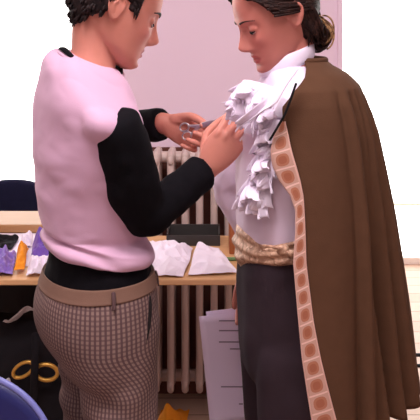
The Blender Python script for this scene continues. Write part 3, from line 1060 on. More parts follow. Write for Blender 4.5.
T = T1
for i in range(340):
    th = rnd.uniform(math.pi * .25, math.pi * 1.75)
    z = rnd.uniform(-.066, .112)
    b = head_surface(np.array([z]), np.array([th]), .006, False)[0]
    if cover1(b[None, :])[0] < .7 or (b[0] > -.005 and b[2] < .060):
        continue
    o = nrm(b - np.array((-.004, 0, .03)))
    dn = np.array((-.25 if b[0] > 0 else -.05, 0, -1.0)) if z < .09 else np.array((rnd.uniform(-1, .2), rnd.uniform(-.8, .8), .1))
    dn = nrm(dn - o * np.dot(dn, o) + np.array((rnd.uniform(-.35, .35), rnd.uniform(-.35, .35), 0)))
    L = rnd.uniform(.016, .030) if b[2] > .02 else rnd.uniform(.010, .018)
    b2 = b + o * .006
    hm.add(*lock(b2, b2 + dn * L * .5 + o * .006, b2 + dn * L + o * rnd.uniform(-.003, .003), rnd.uniform(.0022, .0036)))
for i in range(46):                                     # ragged nape
    th = math.pi + rnd.uniform(-1.25, 1.25)
    b = head_surface(np.array([np.interp(abs(th - math.pi), [0, .6, 1.25], [-.050, -.040, -.018]) + rnd.uniform(-.004, .010)]), np.array([th]), .006, False)[0]
    o = nrm(np.array((b[0], b[1], 0)))
    L = rnd.uniform(.010, .019)
    hm.add(*lock(b, b + np.array((0, 0, -L * .55)) + o * .003, b + np.array((0, 0, -L)) + o * rnd.uniform(.002, .010), rnd.uniform(.0028, .0042)))
for i in range(30):                                     # sideburn and fringe at the temple
    s = -1 if i % 2 else 1
    b = np.array((rnd.uniform(.012, .030), s * .0745, rnd.uniform(.010, .040)))
    b = np.array((b[0], s * (.0745 - .25 * max(0, b[0] - .02)), b[2]))
    L = rnd.uniform(.016, .026)
    hm.add(*lock(b, b + np.array((.002, s * .004, -L * .5)), b + np.array((.004, s * .001, -L)), rnd.uniform(.0022, .0034)))
for i in range(24):                                     # fringe over the forehead
    y = rnd.uniform(-.055, .055)
    b = np.array((.070 - y * y * 6, y, .088))
    L = rnd.uniform(.010, .018)
    hm.add(*lock(b, b + np.array((.012, 0, -L * .5)), b + np.array((.012, rnd.uniform(-.008, .008), -L)), rnd.uniform(.003, .0045)))
put('hair', hm, M['hair_dark'], parent=person)

# T-shirt with cap sleeves over a black knitted top
rowsT = [(1.440, -0.247, 1.321, .056, .058), (1.424, -0.249, 1.321, .073, .090), (1.400, -0.252, 1.322, .086, .126), (1.368, -0.254, 1.326, .093, .163),
         (1.33, -0.256, 1.33, .099, .178), (1.27, -0.2535, 1.333, .106, .166), (1.20, -0.250, 1.334, .108, .150), (1.13, -0.247, 1.335, .103, .138), (1.07, -0.2415, 1.335, .099, .130),
         (1.03, -0.238, 1.335, .102, .136), (1.002, -0.236, 1.335, .107, .146), (.988, -0.236, 1.335, .107, .146)]
tm = Mesh().add(*torso(rowsT, 60, 64, YAW, 2.15))
for s, e in ((sh_r, el_r), (sh_l, el_l)):
    d = e - s
    up = s - (FW * 0 + np.array((s[0] + .25, s[1] - 1.33, 0)) * .35)
    sv, sfc = sweep([(*(up + (0, 0, .002)), .036, .040), (*(up * .5 + s * .5 + (0, 0, .000)), .041, .043), (*(s - FW * .018 + LF * .008 + (0, 0, -.006)), .042, .046)], 20, 28, (0, 0, 1), True)
    tm.add(sv, sfc)
tf = fuse(tm, 0.0045, 16)
def shirt_folds(v):
    a = (v[:, 0] - v[:, 2] * .6) * 30
    h = (v[:, 2] - .98) / .45
    n = .0045 * wob(v * np.array((1, 1, 2.0)), 9, 1.0) + .0032 * wob(v, 20, 6.0) + .0025 * np.abs(wob(v * np.array((1, 1, 1.8)), 15, 4.0))
    drag = .0050 * np.sin((v[:, 2] * 1.0 + v[:, 0] * .55) * 62 + 3 * wob(v, 6, 9)) * smoothstep(.34, .10, h) * smoothstep(-.02, .06, h)
    return n + drag
ripple(tf, shirt_folds)
# slope the hem: lower at the front and middle than at the back
v = tf.verts()
lx = ((v - PW) @ LF)
fx = ((v - PW) @ FW)
v[:, 2] += smoothstep(1.29, 1.41, v[:, 2]) * (-.36 * (fx + .012) + .19 * lx)
w = smoothstep(1.12, .99, v[:, 2])
fx = ((v - PW) @ FW)
lx = ((v - PW) @ LF)
v[:, 2] += w * (.036 - .085 * lx + .034 * smoothstep(.02, -.10, fx))
tf.v = [v]
put('t_shirt', tf, M['pink_shirt'], parent=person)

km = Mesh()
rowsK = [(r[0], r[1], r[2], r[3] - .010, r[4] - .010) for r in rowsT[4:]]
rowsK = [(1.30, -0.2535, 1.333, .085, .145)] + [r for r in rowsK if r[0] < 1.29]
rowsK[-2:] = [(1.0, -0.236, 1.335, .095, .132), (.975, -0.236, 1.335, .100, .139), (.957, -0.235, 1.335, .103, .143), (.95, -0.235, 1.335, .102, .143)]
km.add(*torso(rowsK, 50, 56, YAW, 2.15))
arms = [(sh_r, el_r, wr_r, .014), (sh_l, el_l, wr_l, .010)]
for s, e, wv, _ in arms:
    up = (e - s)
    dn = (wv - e)
    out = nrm(np.cross(up, dn))
    st, out = arm_path(s, e, wv, ((.050, .050), (.054, .056), (.048, .050), (.041, .0425), (.0385, .039)))
    st[0] = (*(s + up * .03), .043, .045)
    st.insert(0, (*(s - up * .04), .024, .026))
    km.add(*sweep(st, 60, 28, tuple(out), False))
kf = fuse(km, 0.0045, 4)
vk = kf.verts()
lk = (vk - PW) @ LF
vk[:, 2] += smoothstep(1.10, .98, vk[:, 2]) * (.036 - .085 * lk)
kf.v = [vk]
ripple(kf, lambda v: .003 * wob(v * np.array((1, 1, 1.4)), 16, 3.0) + .0022 * wob(v, 34, 8.0))
put('knitted_top', kf, M['black_knit'], parent=person)
# black neckband showing inside the shirt collar
nb = []
for t in np.linspace(0, 2 * math.pi, 40):
    r = np.array((math.cos(t), math.sin(t)))
    o_ = FW * .058 * r[0] + LF * .058 * r[1]
    p = np.array((-0.2455, 1.321, 1.437)) + o_
    lx_, fx_ = np.dot(p - PW, LF), np.dot(p - PW, FW)
    p[2] += -.36 * (fx_ + .012) + .19 * lx_ - .007 + .013 * r[0] ** 4
    nb.append((*p, .003, .008))
put('neckband', Mesh().add(*sweep(nb, 80, 10, (0, 0, 1), False)), M['black_knit'], parent=person)
cb = [(p[0] + (p[0] + .2455) * .05, p[1] + (p[1] - 1.321) * .05, p[2] - .009, .0045, .008) for p in nb]
put('shirt_collar', Mesh().add(*sweep(cb, 80, 10, (0, 0, 1), False)), M['pink_shirt'], parent=person)

# checked trousers with a plain waistband
cen = [(.965, -0.2345, 1.335, .104, .144), (.945, -0.236, 1.335, .112, .152), (.92, -0.239, 1.335, .118, .161), (.885, -0.240, 1.335, .119, .166), (.85, -0.236, 1.335, .110, .164), (.815, -0.229, 1.335, .092, .156), (.79, -0.226, 1.335, .07, .13)]
pm_ = Mesh().add(*torso(cen, 40, 56, YAW, 2.2))
for sd in (-1, 1):
    hp = PW + LF * 0.080 * sd + FW * .014
    limb(pm_, [(hp[0], hp[1], .88, .086, .082), (hp[0] + .004, hp[1], .79, .076, .078), (hp[0] + .008, hp[1], .62, .071, .074), (hp[0] + .006, hp[1], .45, .079, .073), (hp[0], hp[1], .25, .080, .076), (hp[0] - .004, hp[1], .05, .085, .082)], 50, 32, tuple(FW))
pf = fuse(pm_, 0.006, 5)
def trouser_folds(v):
    q = (v - PW) @ FW
    back = smoothstep(.05, -.06, q)
    z = v[:, 2]
    return (.0025 * wob(v, 14, 2.0) + .0045 * np.sin((z + q * .35) * 95 + 2.5 * wob(v, 8, 5)) * back * smoothstep(.62, .72, z) * smoothstep(.84, .78, z)
            + .002 * np.sin((z * .6 - q) * 70 + 2 * wob(v, 7, 1)) * smoothstep(.9, .8, z))
ripple(pf, trouser_folds)
v = pf.verts()
v[:, 2] += smoothstep(.72, .95, v[:, 2]) * (.036 - .085 * ((v - PW) @ LF))
pf.v = [v]
lx, fx = (v - PW) @ LF, (v - PW) @ FW
u_hip = np.arctan2(lx, fx) * .135
sd_ = np.where(lx > 0, 1, -1)
u_leg = np.arctan2(lx - .080 * sd_, fx - .014) * .080 - .135 * .9
k = smoothstep(.80, .90, v[:, 2])
uv = np.column_stack([u_hip * k + u_leg * (1 - k), v[:, 2]])
put('trousers', pf, M['check'], parent=person, uv=uv)
wbm = Mesh()
wb_rows = [(.966, -0.2345, 1.335, .1035, .1435), (.969, -0.2345, 1.335, .107, .147), (.958, -0.235, 1.335, .1105, .150), (.950, -0.2355, 1.335, .1125, .1525), (.943, -0.236, 1.335, .1145, .1545), (.941, -0.236, 1.335, .110, .150)]
wbm.add(*torso(wb_rows, 20, 64, YAW, 2.2))
vw = wbm.verts()
vw[:, 2] += .036 - .085 * ((vw - PW) @ LF)
wbm.v = [vw]
put('waistband', wbm, M['waistband'], parent=person)
tr_o = [c for c in person.children if c.name.startswith('trousers')][0]
for a in (-1.75, -0.55, 1.6):
    n_ = FW * math.cos(a) * .114 + LF * math.sin(a) * .153
    c = np.array((-0.2355, 1.335, .990)) + n_
    c[2] -= .085 * np.dot(n_, LF)
    tdir = nrm(FW * -math.sin(a) * .12 + LF * math.cos(a) * .15)
    put('belt_loop', Mesh().add(*sweep([(*(c + n_ * .005 + (0, 0, .010)), .004, .002), (*(c + n_ * .03), .004, .002), (*(c + n_ * .05 - (0, 0, .018)), .004, .002)], 8, 8, tuple(tdir))), M['check'], parent=person)
a0 = -1.02
pk = []
for t in np.linspace(0, 1, 10):
    a = a0 - .16 * t
    z = .935 - .080 * t
    r_a, r_b = np.interp(z, [.815, .85, .885, .92, .945], [.092, .110, .119, .118, .112]) + .003, np.interp(z, [.815, .85, .885, .92, .945], [.156, .164, .166, .161, .152]) + .003
    p = np.array((-0.237, 1.335, z)) + FW * r_a * math.cos(a) + LF * r_b * math.sin(a)
    p[2] += .036 - .085 * np.dot(p - PW, LF)
    pk.append((*p, .0025, .0035))
put('pocket_welt', Mesh().add(*sweep(pk, 20, 8, (0, 0, 1))), M['lash'], parent=person)
for sd in (-1, 1):
    hp = PW + LF * 0.080 * sd
    sm = Mesh()
    sm.add(*sweep([(*(hp - FW * .05 + (0, 0, .035)), .032, .035), (*(hp + FW * .02 + (0, 0, .040)), .036, .040), (*(hp + FW * .10 + (0, 0, .030)), .042, .030), (*(hp + FW * .165 + (0, 0, .020)), .030, .018)], 24, 20, tuple(LF)))
    sm.add(*sweep([(*(hp - FW * .065 + (0, 0, .010)), .034, .010), (*(hp + FW * .05 + (0, 0, .010)), .040, .010), (*(hp + FW * .17 + (0, 0, .010)), .034, .010)], 20, 16, tuple(LF)))
    put('shoe', fuse(sm, .004, 3), M['shoe'], parent=person)

# scissors in her left hand, points towards the ruffles
ring_c = at(187, 131, 1.475)
tipp = at(217, 120, 1.43)
ax = nrm(tipp - ring_c)
upv = nrm(np.array((0, 0, 1)) - ax * ax[2])
sci = empty('scissors', tuple(ring_c), 'small silver scissors in the far hand of the woman in pink', 'scissors')
for s in (-1, 1):
    c0 = ring_c + upv * .010 * s - ax * .004
    loop = [(*(c0 + ax * .013 * math.cos(t) + upv * .009 * math.sin(t)), .0022, .0022) for t in np.linspace(0, 2 * math.pi, 25)]
    put('finger_ring', Mesh().add(*sweep(loop, 40, 8, tuple(np.cross(ax, upv)), False)), M['steel'], parent=sci)
    L = np.linalg.norm(tipp - ring_c)
    put('blade', Mesh().add(*sweep([(*(c0 + ax * .012), .0022, .0028), (*(ring_c + ax * L * .45), .002, .005), (*(ring_c + ax * L * .7 - upv * .001 * s), .0016, .0048), (*(tipp - upv * .001 * s), .0006, .0008)], 20, 10, tuple(np.cross(ax, upv)))), M['steel'], parent=sci)

# ------------------------------------------------------------------ the woman in the brown cape
rnd = random.Random(11)
PC = np.array((0.170, 1.42, 0.0))
YC = R(190)
FC, LC = np.array((math.cos(YC), math.sin(YC), 0)), np.array((-math.sin(YC), math.cos(YC), 0))
T2, I2 = head_frame((0.143, 1.405, 1.529), R(198), R(22), 0.95)

body = Mesh()
head_pieces(body, T2)
nk0 = np.array((0.180, 1.415, 1.385))
nk1 = T2((-.030, 0, -.035))
body.add(*sweep([(*nk0, .062, .060), (*(nk0 * .6 + nk1 * .4), .051, .049), (*nk1, .052, .052), (*T2((-.02, 0, .02)), .05, .05)], 20, 28, tuple(LC)))
body.add(*torso([(1.41, .185, 1.415, .05, .06), (1.37, .185, 1.415, .058, .11), (1.31, .18, 1.417, .07, .135), (1.2, .172, 1.42, .075, .12), (1.03, .168, 1.42, .072, .105), (.92, .17, 1.42, .082, .125), (.83, .17, 1.42, .085, .135), (.79, .17, 1.42, .06, .1)], 30, 32, YC))
sf, ef, wf = np.array((0.176, 1.572, 1.325)), at(231, 184, 1.64), at(260, 266, 1.595)      # far (right) arm holding the papers
sn, en, wn = np.array((0.185, 1.310, 1.320)), np.array((0.235, 1.300, 1.06)), np.array((0.215, 1.295, .83))
for s, e, w in ((sf, ef, wf), (sn, en, wn)):
    limb(body, [(*s, .038), (*(s * .5 + e * .5), .034), (*e, .030), (*(e * .45 + w * .55), .029), (*w, .022)], 40, 16)
hand_pieces(body, wf, at(251, 306, 1.60) - wf, (-1, 0, .1), 1, [(.35, .55, .4), (.45, .6, .4), (.5, .7, .4), (.6, .7, .4)], thumb=((.8, .5, -.3), (.95, .1, -.3), (.97, -.05, -.25)), scale=.92)
hand_pieces(body, wn, (-.05, 0, -1), (-1, 0, .05), -1, [(.3, .4, .3), (.35, .45, .3), (.4, .5, .3), (.45, .5, .3)], scale=.9)
for sd in (-1, 1):
    hp = PC + LC * .078 * sd
    limb(body, [(hp[0], hp[1], .84, .068), (hp[0], hp[1], .64, .058), (hp[0], hp[1], .46, .045), (hp[0], hp[1], .3, .045), (hp[0], hp[1], .09, .032)], 30, 16, (1, 0, 0))
    limb(body, [(*(hp + FC * -.03 + (0, 0, .05)), .03), (*(hp + FC * .06 + (0, 0, .04)), .030, .022), (*(hp + FC * .14 + (0, 0, .03)), .026, .014)], 16, 14, tuple(LC))
bd = fuse(body, 0.0026, 3, 0.5)
P = bd.verts()
lady = put('person', bd, M['skin'], base=tuple(PC), attrs={'tone': skin_tone(P, I2, (200, 126, 112), 1.0)})
thing(lady, 'woman in a brown cape and white jabot looking down, papers held at her hip', 'person')
face_extras(T2, lady, scale=.95, lash=1.8, brow=.7, slit=.45)

# hair drawn back into a loose knot
def cover2(p):
    x, y, z = p[..., 0], np.abs(p[..., 1]), p[..., 2]
    line = x - (.030 + .62 * (z - .020))             # the hairline runs from the temple up to the top of the forehead
    front = smoothstep(.010, -.004, line) * smoothstep(.000, .018, z + .25 * np.maximum(0, -.010 - x))
    back = smoothstep(-.016, -.030, x) * smoothstep(-.095, -.075, z)
    return np.clip(np.maximum(front, back), 0, 1)


T = T2
hm = Mesh()
hm.add(*cap_hair(T2, cover2, lambda p: .007 + .007 * smoothstep(.03, .1, p[..., 2]) + .006 * smoothstep(-.03, -.09, p[..., 0]), 7.0, .003))
knot = np.array((-.122, 0, -.030))
for i in range(300):                                     # strands from the hairline to the knot
    s = rnd.choice((-1, 1))
    z0 = rnd.uniform(.0, .112)
    th0 = rnd.uniform(.5, 2.6)
    b = head_surface(np.array([z0]), np.array([s * th0]), .010, False)[0]
    if cover2(b[None, :])[0] < .8:
        continue
    pts = []
    for t in np.linspace(0, 1, 6):
        q = b * (1 - t) + knot * t
        c0 = np.array((-.004, 0, .01))
        d = nrm(q - c0)
        th, zz = math.atan2(q[1], q[0] + .004), q[2]
        sfc = head_surface(np.array([max(-.09, zz)]), np.array([th]), .0145 - .002 * t, False)[0]
        k = t ** 3
        pts.append((*T(sfc * (1 - k) + (knot + np.array((.02, s * .012, rnd.uniform(-.012, .012)))) * k), .0026, .0018))
    hm.add(*sweep(pts, 16, 6, (0, 0, 1)))
for i in range(70):                                      # tendrils behind and below the ear
    b = np.array((rnd.uniform(-.066, -.030), rnd.choice((-1, 1)) * rnd.uniform(.058, .069), rnd.uniform(-.035, .005)))
    L = rnd.uniform(.035, .065)
    hm.add(*lock(b, b + np.array((-.004, 0, -L * .5)), b + np.array((rnd.uniform(-.012, .006), -.1 * b[1], -L)), rnd.uniform(.0035, .0055)))
hair = put('hair', hm, M['hair_brown'], parent=lady)
bm_ = Mesh()
bn = Mesh()
K = np.array(at(317, 33, 1.42))
for i in range(60):                                      # looped lengths of the knot
    a = rnd.uniform(0, 2 * math.pi)
    r1 = rnd.uniform(.012, .026)
    yy = rnd.uniform(-.024, .024)
    ox, oz = rnd.uniform(-.010, .006), rnd.uniform(-.012, .010)
    pts = []
    n_t = rnd.uniform(.6, 1.15) * 2 * math.pi
    for t in np.linspace(0, 1, 12):
        b = a + n_t * t
        pts.append((K[0] + ox + r1 * .85 * math.cos(b) + .004 * t, K[1] + yy + .012 * math.sin(b * .7 + i), K[2] + oz + r1 * 1.15 * math.sin(b) - .004 * t, .0036, .0022))
    bn.add(*sweep(pts, 30, 7, (0, 1, 0)))
bn.add(*ball(tuple(K), (.017, .02, .022)))
put('hair_knot', bn, M['hair_brown'], parent=hair)
ln = Mesh()
for i in range(44):                                      # fair ends that spring out of it
    b = K + np.array((rnd.uniform(-.012, .008), rnd.uniform(-.024, .012), .018 + rnd.uniform(-.006, .008)))
    rr_ = rnd.uniform(.020, .036)
    ang0 = rnd.uniform(1.2, 1.9)
    sweepa = rnd.uniform(2.0, 3.3)
    pts = []
    for t in np.linspace(0, 1, 10):
        aa = ang0 - sweepa * t
        pts.append((b[0] + .004 + rr_ * .85 * math.cos(aa) * (1 - .15 * t), b[1] + .010 * math.sin(3 * t + i), b[2] - .020 + rr_ * 1.0 * math.sin(aa), .0030 * (1 - .7 * t), .0020))
    ln.add(*sweep(pts, 26, 6, (0, 1, 0)))
put('loose_ends', ln, M['hair_fair'], parent=hair)

# white shirt: high collar, body and full far sleeve
sm = Mesh()
rowsS = [(1.424, .181, 1.415, .056, .058), (1.408, .184, 1.415, .066, .074), (1.39, .186, 1.415, .072, .10), (1.35, .184, 1.415, .086, .14), (1.29, .180, 1.417, .100, .152), (1.20, .174, 1.42, .106, .146), (1.10, .170, 1.42, .100, .134), (1.02, .168, 1.42, .096, .128), (.97, .168, 1.42, .098, .13)]
sm.add(*torso(rowsS, 44, 56, YC, 2.15))
sm.add(*sweep([(*(sf + np.array((0, -.04, .01))), .05, .05), (*sf, .058, .058), (*(sf * .6 + ef * .4), .056, .056), (*(sf * .2 + ef * .8 - (.004, 0, 0)), .058, .056), (*(ef + (.004, 0, -.012)), .050, .050), (*(ef * .55 + wf * .45 + (.010, 0, 0)), .040, .044), (*(ef * .15 + wf * .85 + (.006, 0, 0)), .032, .032)], 44, 26, (0, 1, 0), False))
sf_ = fuse(sm, .0045, 4)
ripple(sf_, lambda v: .004 * wob(v, 16, 3.3) + .003 * wob(v, 34, 1.7))
put('shirt', sf_, M['shirt_white'], parent=lady)
cl = []
for t in np.linspace(0, 2 * math.pi, 48):
    ax_ = nrm(nk1 - nk0)
    c = nk0 * .55 + nk1 * .45 + FC * .010
    p = c + FC * .058 * math.cos(t) + LC * .055 * math.sin(t)
    p[2] += -.022 * math.cos(t) - .004
    cl.append((*p, .006, .024))
put('collar', Mesh().add(*sweep(cl, 90, 12, tuple(FC * 0 + np.array((0.0, 0, .001)) + np.array((1e-3, 1e-3, 0))), False)) if False else Mesh().add(*sweep([(c_[0], c_[1], c_[2], .017, .004) for c_ in cl], 90, 12, (0, 0, 1), False)), M['ruffle'], parent=lady)

# waistcoat front
wc = Mesh().add(*torso([(1.285, .178, 1.417, .104, .157), (1.20, .172, 1.42, .112, .152), (1.10, .168, 1.42, .107, .141), (1.03, .166, 1.42, .101, .133), (1.005, .166, 1.42, .095, .125)], 30, 60, YC, 2.15))
wf_ = fuse(wc, .0055, 3)
ripple(wf_, lambda v: .003 * wob(v, 11, 5.0) + .0015 * wob(v, 30, 2.0))
put('waistcoat', wf_, M['waistcoat'], parent=lady)

# brocade sash with a knot and fringed ends
sa = Mesh()
th = np.linspace(0, 2 * math.pi, 120, endpoint=False)
ringsS = []
for t in np.linspace(0, 1, 16):
    ct, st = np.cos(th), np.sin(th)
    bulge = .010 * math.sin(math.pi * t) + .003 * math.sin(t * 19)
    ra, rb = .104 + bulge, .138 + bulge
    fold = .002 * np.sin(6 * th + 9 * t)
    p = PC[:2] + np.array((-.002, 0)) + ((ra + fold) * ct)[:, None] * FC[:2] + ((rb + fold) * st)[:, None] * LC[:2]
    z = 1.072 - .092 * t + (.010 + .038 * t) * np.clip(st, -.5, 1) - .014 * (1 - t) * g(th - .75, .45)
    ringsS.append(np.column_stack([p, z]))
sash = put('sash', sa.add(*loft(ringsS)), M['sash'], parent=lady)
kc = at(283, 250, 1.258)
km = Mesh()
km.add(*ball(tuple(kc), (.014, .010, .012)))
for i in range(26):
    a = rnd.uniform(-.9, .7)
    L = rnd.uniform(.02, .045)
    sgn = rnd.choice((-1, 1))
    e = kc + np.array((sgn * L * math.cos(a), -.002 - .006 * rnd.random(), -abs(L * math.sin(a)) * .5 + (.012 if sgn < 0 else -.010)))
    km.add(*sweep([(*kc, .004, .003), (*((kc + e) / 2 + np.array((0, -.006, .004))), .0035, .0025), (*e, .0016, .0012)], 8, 7, (0, 1, 0)))
put('knot', km, M['sash'], parent=sash)

# dark breeches
bm2 = Mesh().add(*torso([(1.0, .168, 1.42, .104, .136), (.96, .169, 1.42, .107, .142), (.89, .172, 1.42, .106, .150), (.83, .174, 1.42, .106, .152), (.77, .175, 1.42, .098, .148), (.73, .175, 1.42, .07, .12)], 36, 56, YC, 2.2))
for sd in (-1, 1):
    hp = PC + LC * .080 * sd + (.006, 0, 0)
    limb(bm2, [(hp[0], hp[1], .83, .092, .080), (hp[0] + .002, hp[1], .72, .091, .078), (hp[0] + .004, hp[1], .58, .083, .074), (hp[0] + .006, hp[1], .42, .075, .072), (hp[0] + .006, hp[1], .2, .075, .075), (hp[0] + .004, hp[1], .05, .078, .078)], 50, 32, tuple(FC))
bf = fuse(bm2, .006, 5)
vb = bf.verts()
vb[:, 2] += smoothstep(.75, .97, vb[:, 2]) * .32 * ((vb - PC) @ LC)
bf.v = [vb]
ripple(bf, lambda v: .004 * wob(v * np.array((1, 1, .35)), 20, 2.0) + .003 * wob(v, 18, 6.0)
       + .005 * np.sin(((v - PC) @ FC) * 75 + 1.2 + 2 * wob(v, 5, 3)) * smoothstep(.95, .85, v[:, 2]))
put('breeches', bf, M['breeches'], parent=lady)
for sd in (-1, 1):
    hp = PC + LC * .080 * sd
    s_ = Mesh()
    s_.add(*sweep([(*(hp - FC * .05 + (0, 0, .035)), .032, .035), (*(hp + FC * .02 + (0, 0, .040)), .036, .040), (*(hp + FC * .10 + (0, 0, .030)), .042, .030), (*(hp + FC * .165 + (0, 0, .020)), .030, .018)], 24, 20, tuple(LC)))
    s_.add(*sweep([(*(hp - FC * .065 + (0, 0, .010)), .034, .010), (*(hp + FC * .05 + (0, 0, .010)), .040, .010), (*(hp + FC * .17 + (0, 0, .010)), .034, .010)], 20, 16, tuple(LC)))
    put('shoe', fuse(s_, .004, 3), M['shoe'], parent=lady)

# ---- the cape: a half-open cone of cloth hung from the shoulders
CZ = [1.434, 1.422, 1.405, 1.380, 1.350, 1.3225, 1.28, 1.21, 1.10, .99, .88, .746, .700]
CX = [.203, .203, .203, .202, .200, .200, .200, .200, .200, .200, .200, .200, .200]
RX = [.052, .066, .098, .126, .146, .158, .171, .184, .203, .218, .233, .250, .255]
RYn = [.060, .090, .130, .158, .172, .178, .184, .192, .200, .206, .212, .218, .220]
TN = [-92, -93, -97, -106, -113, -117, -114, -108, -102, -99, -95, -91.5, -90]     # near front edge, degrees
TF = [88, 95, 104, 112, 118, 120, 118, 116, 114, 112, 110, 108, 108]


def edge_angle(px, py):
    """height and bearing at which the cape's surface is met at column px, row py"""
    y = 1.23
    for _ in range(12):
        x, z = (px - 210) / FPX * y, CAMZ - (py - YH) / FPX * y
        th = -math.acos(max(-.98, min(.98, (x - interp(z, CZ, CX)) / interp(z, CZ, RX))))
        y = .5 * y + .5 * (1.42 + interp(z, CZ, RYn) * math.sin(th))
    return float(z), th


LEFT = [(283, 122), (277, 135), (274, 150), (275, 165), (281, 180), (292, 195), (297, 210), (297, 231), (295, 262), (300, 320), (303.5, 357), (313, 419), (317, 450)]
RIGHT = [(288, 122), (291, 135), (294, 150), (298, 165), (302, 180), (305, 195), (306, 210), (307, 231), (308, 262), (315, 320), (322, 357), (337, 419), (344, 450)]
EL, ER = [edge_angle(*q) for q in LEFT], [edge_angle(*q) for q in RIGHT]
TNZ = [(z, math.radians(a)) for z, a in zip(CZ[:5], TN[:5])] + [e for e in EL if e[0] < 1.345] + [(.70, EL[-1][1])]
TNZ = sorted(TNZ, key=lambda q: -q[0])


def cape_point(z, u, lift=0.0):
    z = np.asarray(z, float)
    cx, rx, ry = interp(z, CZ, CX), interp(z, CZ, RX), interp(z, CZ, RYn)
    tn, tf = interp(z, [q[0] for q in TNZ], [q[1] for q in TNZ]), np.radians(interp(z, CZ, TF))
    th = tn + (tf - tn) * u
    h = smoothstep(1.42, .72, z)
    d = np.degrees(th)
    wgt = smoothstep(-82, -60, d) * (0.55 + .45 * smoothstep(95, 60, d))
    ph = 0.10 * np.sin(z * 7)
    wav = np.cos(th * 13.0 + 1.0 + ph) + .45 * np.cos(th * 21.0 + 2.3 - ph)
    wav = wav + .75 * np.cos(th * 27.0 + .6) * smoothstep(-68, -50, d) * smoothstep(40, 10, d)
    wav = np.where(wav > 0, wav * .5, wav * 1.25)
    amp = (.0060 * smoothstep(1.40, 1.33, z) + .0120 * h) * wgt
    for c_, w_, k_ in ((-67, 3.0, .7), (-55, 3.5, 1.0), (-43, 3.5, 1.1), (-31, 4, 1.0), (-18, 4, .9), (-3, 5, .9), (14, 5, .9), (32, 5, 1.0), (52, 5, 1.0), (72, 5, .9)):
        wav = wav - k_ * (1.6 + .5 * (1 - h)) * g(d - c_ - 3 * np.sin(z * 5 + c_), w_)
    low = (.006 * np.cos(th * 5 + .6)) * h
    r = amp * wav + low + lift
    return np.stack([cx + (rx + r) * np.cos(th), 1.42 + (ry + r) * np.sin(th), z + 0 * th], -1)


nu, nv = 220, 90
vz = np.concatenate([np.linspace(1.434, 1.33, 26), np.linspace(1.322, .700, nv - 26)])
U, Zg = np.meshgrid(np.linspace(0, 1, nu), vz, indexing='ij')
cp = cape_point(Zg, U)
hem = smoothstep(.95, .70, Zg) * (.010 * np.sin(U * 40) + .006 * np.sin(U * 23 + 1))
cp[..., 2] += hem + .022 * smoothstep(.80, .70, Zg)
cape = put('cape', Mesh().add(cp.reshape(-1, 3), grid_faces(nu, nv)), M['cape'], parent=lady, solid=.0035)
# braid along the near front edge
zt = np.linspace(1.325, .706, 120)
tv, tuv = [], []
length = np.concatenate([[0], np.cumsum(np.abs(np.diff(zt)) * 1.05)])
for i, z in enumerate(zt):
    for t in np.linspace(0, 1, 9):
        tl, tr_, tf_ = interp(z, [q[0] for q in TNZ], [q[1] for q in TNZ]), interp(z, [e[0] for e in ER], [e[1] for e in ER]), math.radians(float(interp(z, CZ, TF)))
        du = (tr_ - tl) / (tf_ - tl) * t
        tv.append(cape_point(z, -0.004 + du, .0045 + .007 * float(smoothstep(1.20, 1.27, z))))
        tuv.append((t, length[i]))
put('braid_trim', Mesh().add(tv, grid_faces(120, 9)), M['trim'], parent=cape, uv=tuv, solid=.003)
# small stand-up collar fold of the cape and a dark strip painting the shaded gap by the jabot
cc = []
for t in np.linspace(0.04, .97, 40):
    p = cape_point(1.432, t)
    p = np.array((.203, 1.42, p[2])) + (p - np.array((.203, 1.42, p[2]))) * .98
    cc.append((*(p + np.array((0, 0, .002))), .007, .005))
put('cape_collar', Mesh().add(*sweep(cc, 70, 12, (0, 0, 1))), M['cape'], parent=cape)
cd = [(*at(px, py, y), .0024, .0022) for px, py, y in ((296, 84, 1.225), (291, 98, 1.222), (285, 114, 1.222), (277, 128, 1.228), (270, 140, 1.240))]
put('gap_shade', Mesh().add(*sweep(cd, 30, 10, (1, 0, 0))), M['gap_shade'], parent=cape)

# ---- the jabot: tiers of gathered cotton, and a loose neckcloth end
jab = empty('jabot', tuple(PC), 'x', 'x')
for k in ('label', 'category'):
    del jab[k]
jab.parent = lady
jab.location = (0, 0, 0)


def flounce(c, e1, n, hw, L, waves, amp, out, seed, arch=.012, rot=0.0):
    up_ = np.array((0, 0, 1.0))
    a_, d_ = e1 * math.cos(rot) + up_ * math.sin(rot), up_ * math.cos(rot) - e1 * math.sin(rot)
    e1 = a_
    ns, nt = 110, 14
    pts = []
    r_ = random.Random(seed)
    p1, p2, p3 = r_.uniform(0, 6), r_.uniform(0, 6), r_.uniform(0, 6)
    for i in range(ns):
        s = -1 + 2 * i / (ns - 1)
        sh = waves * math.pi * s + .9 * math.sin(2.3 * s + p3)
        for j in range(nt):
            t = j / (nt - 1)
            w1 = math.sin(sh + p1) + .5 * math.sin(2.7 * sh + p2)
            fan = 1 + .30 * t
            Lk = L * (1 + .06 * math.sin(1.7 * sh + p2))
            p = (np.asarray(c) + e1 * s * hw * fan + d_ * (-arch * s * s - Lk * t * (1 - .12 * t))
                 + n * (out * math.sin(t * 1.9) + amp * t ** .8 * w1 - .03 * s * s * hw / .05) + e1 * amp * .6 * t * math.cos(sh + p1))
            pts.append(p)
    return Mesh().add(pts, grid_faces(ns, nt))


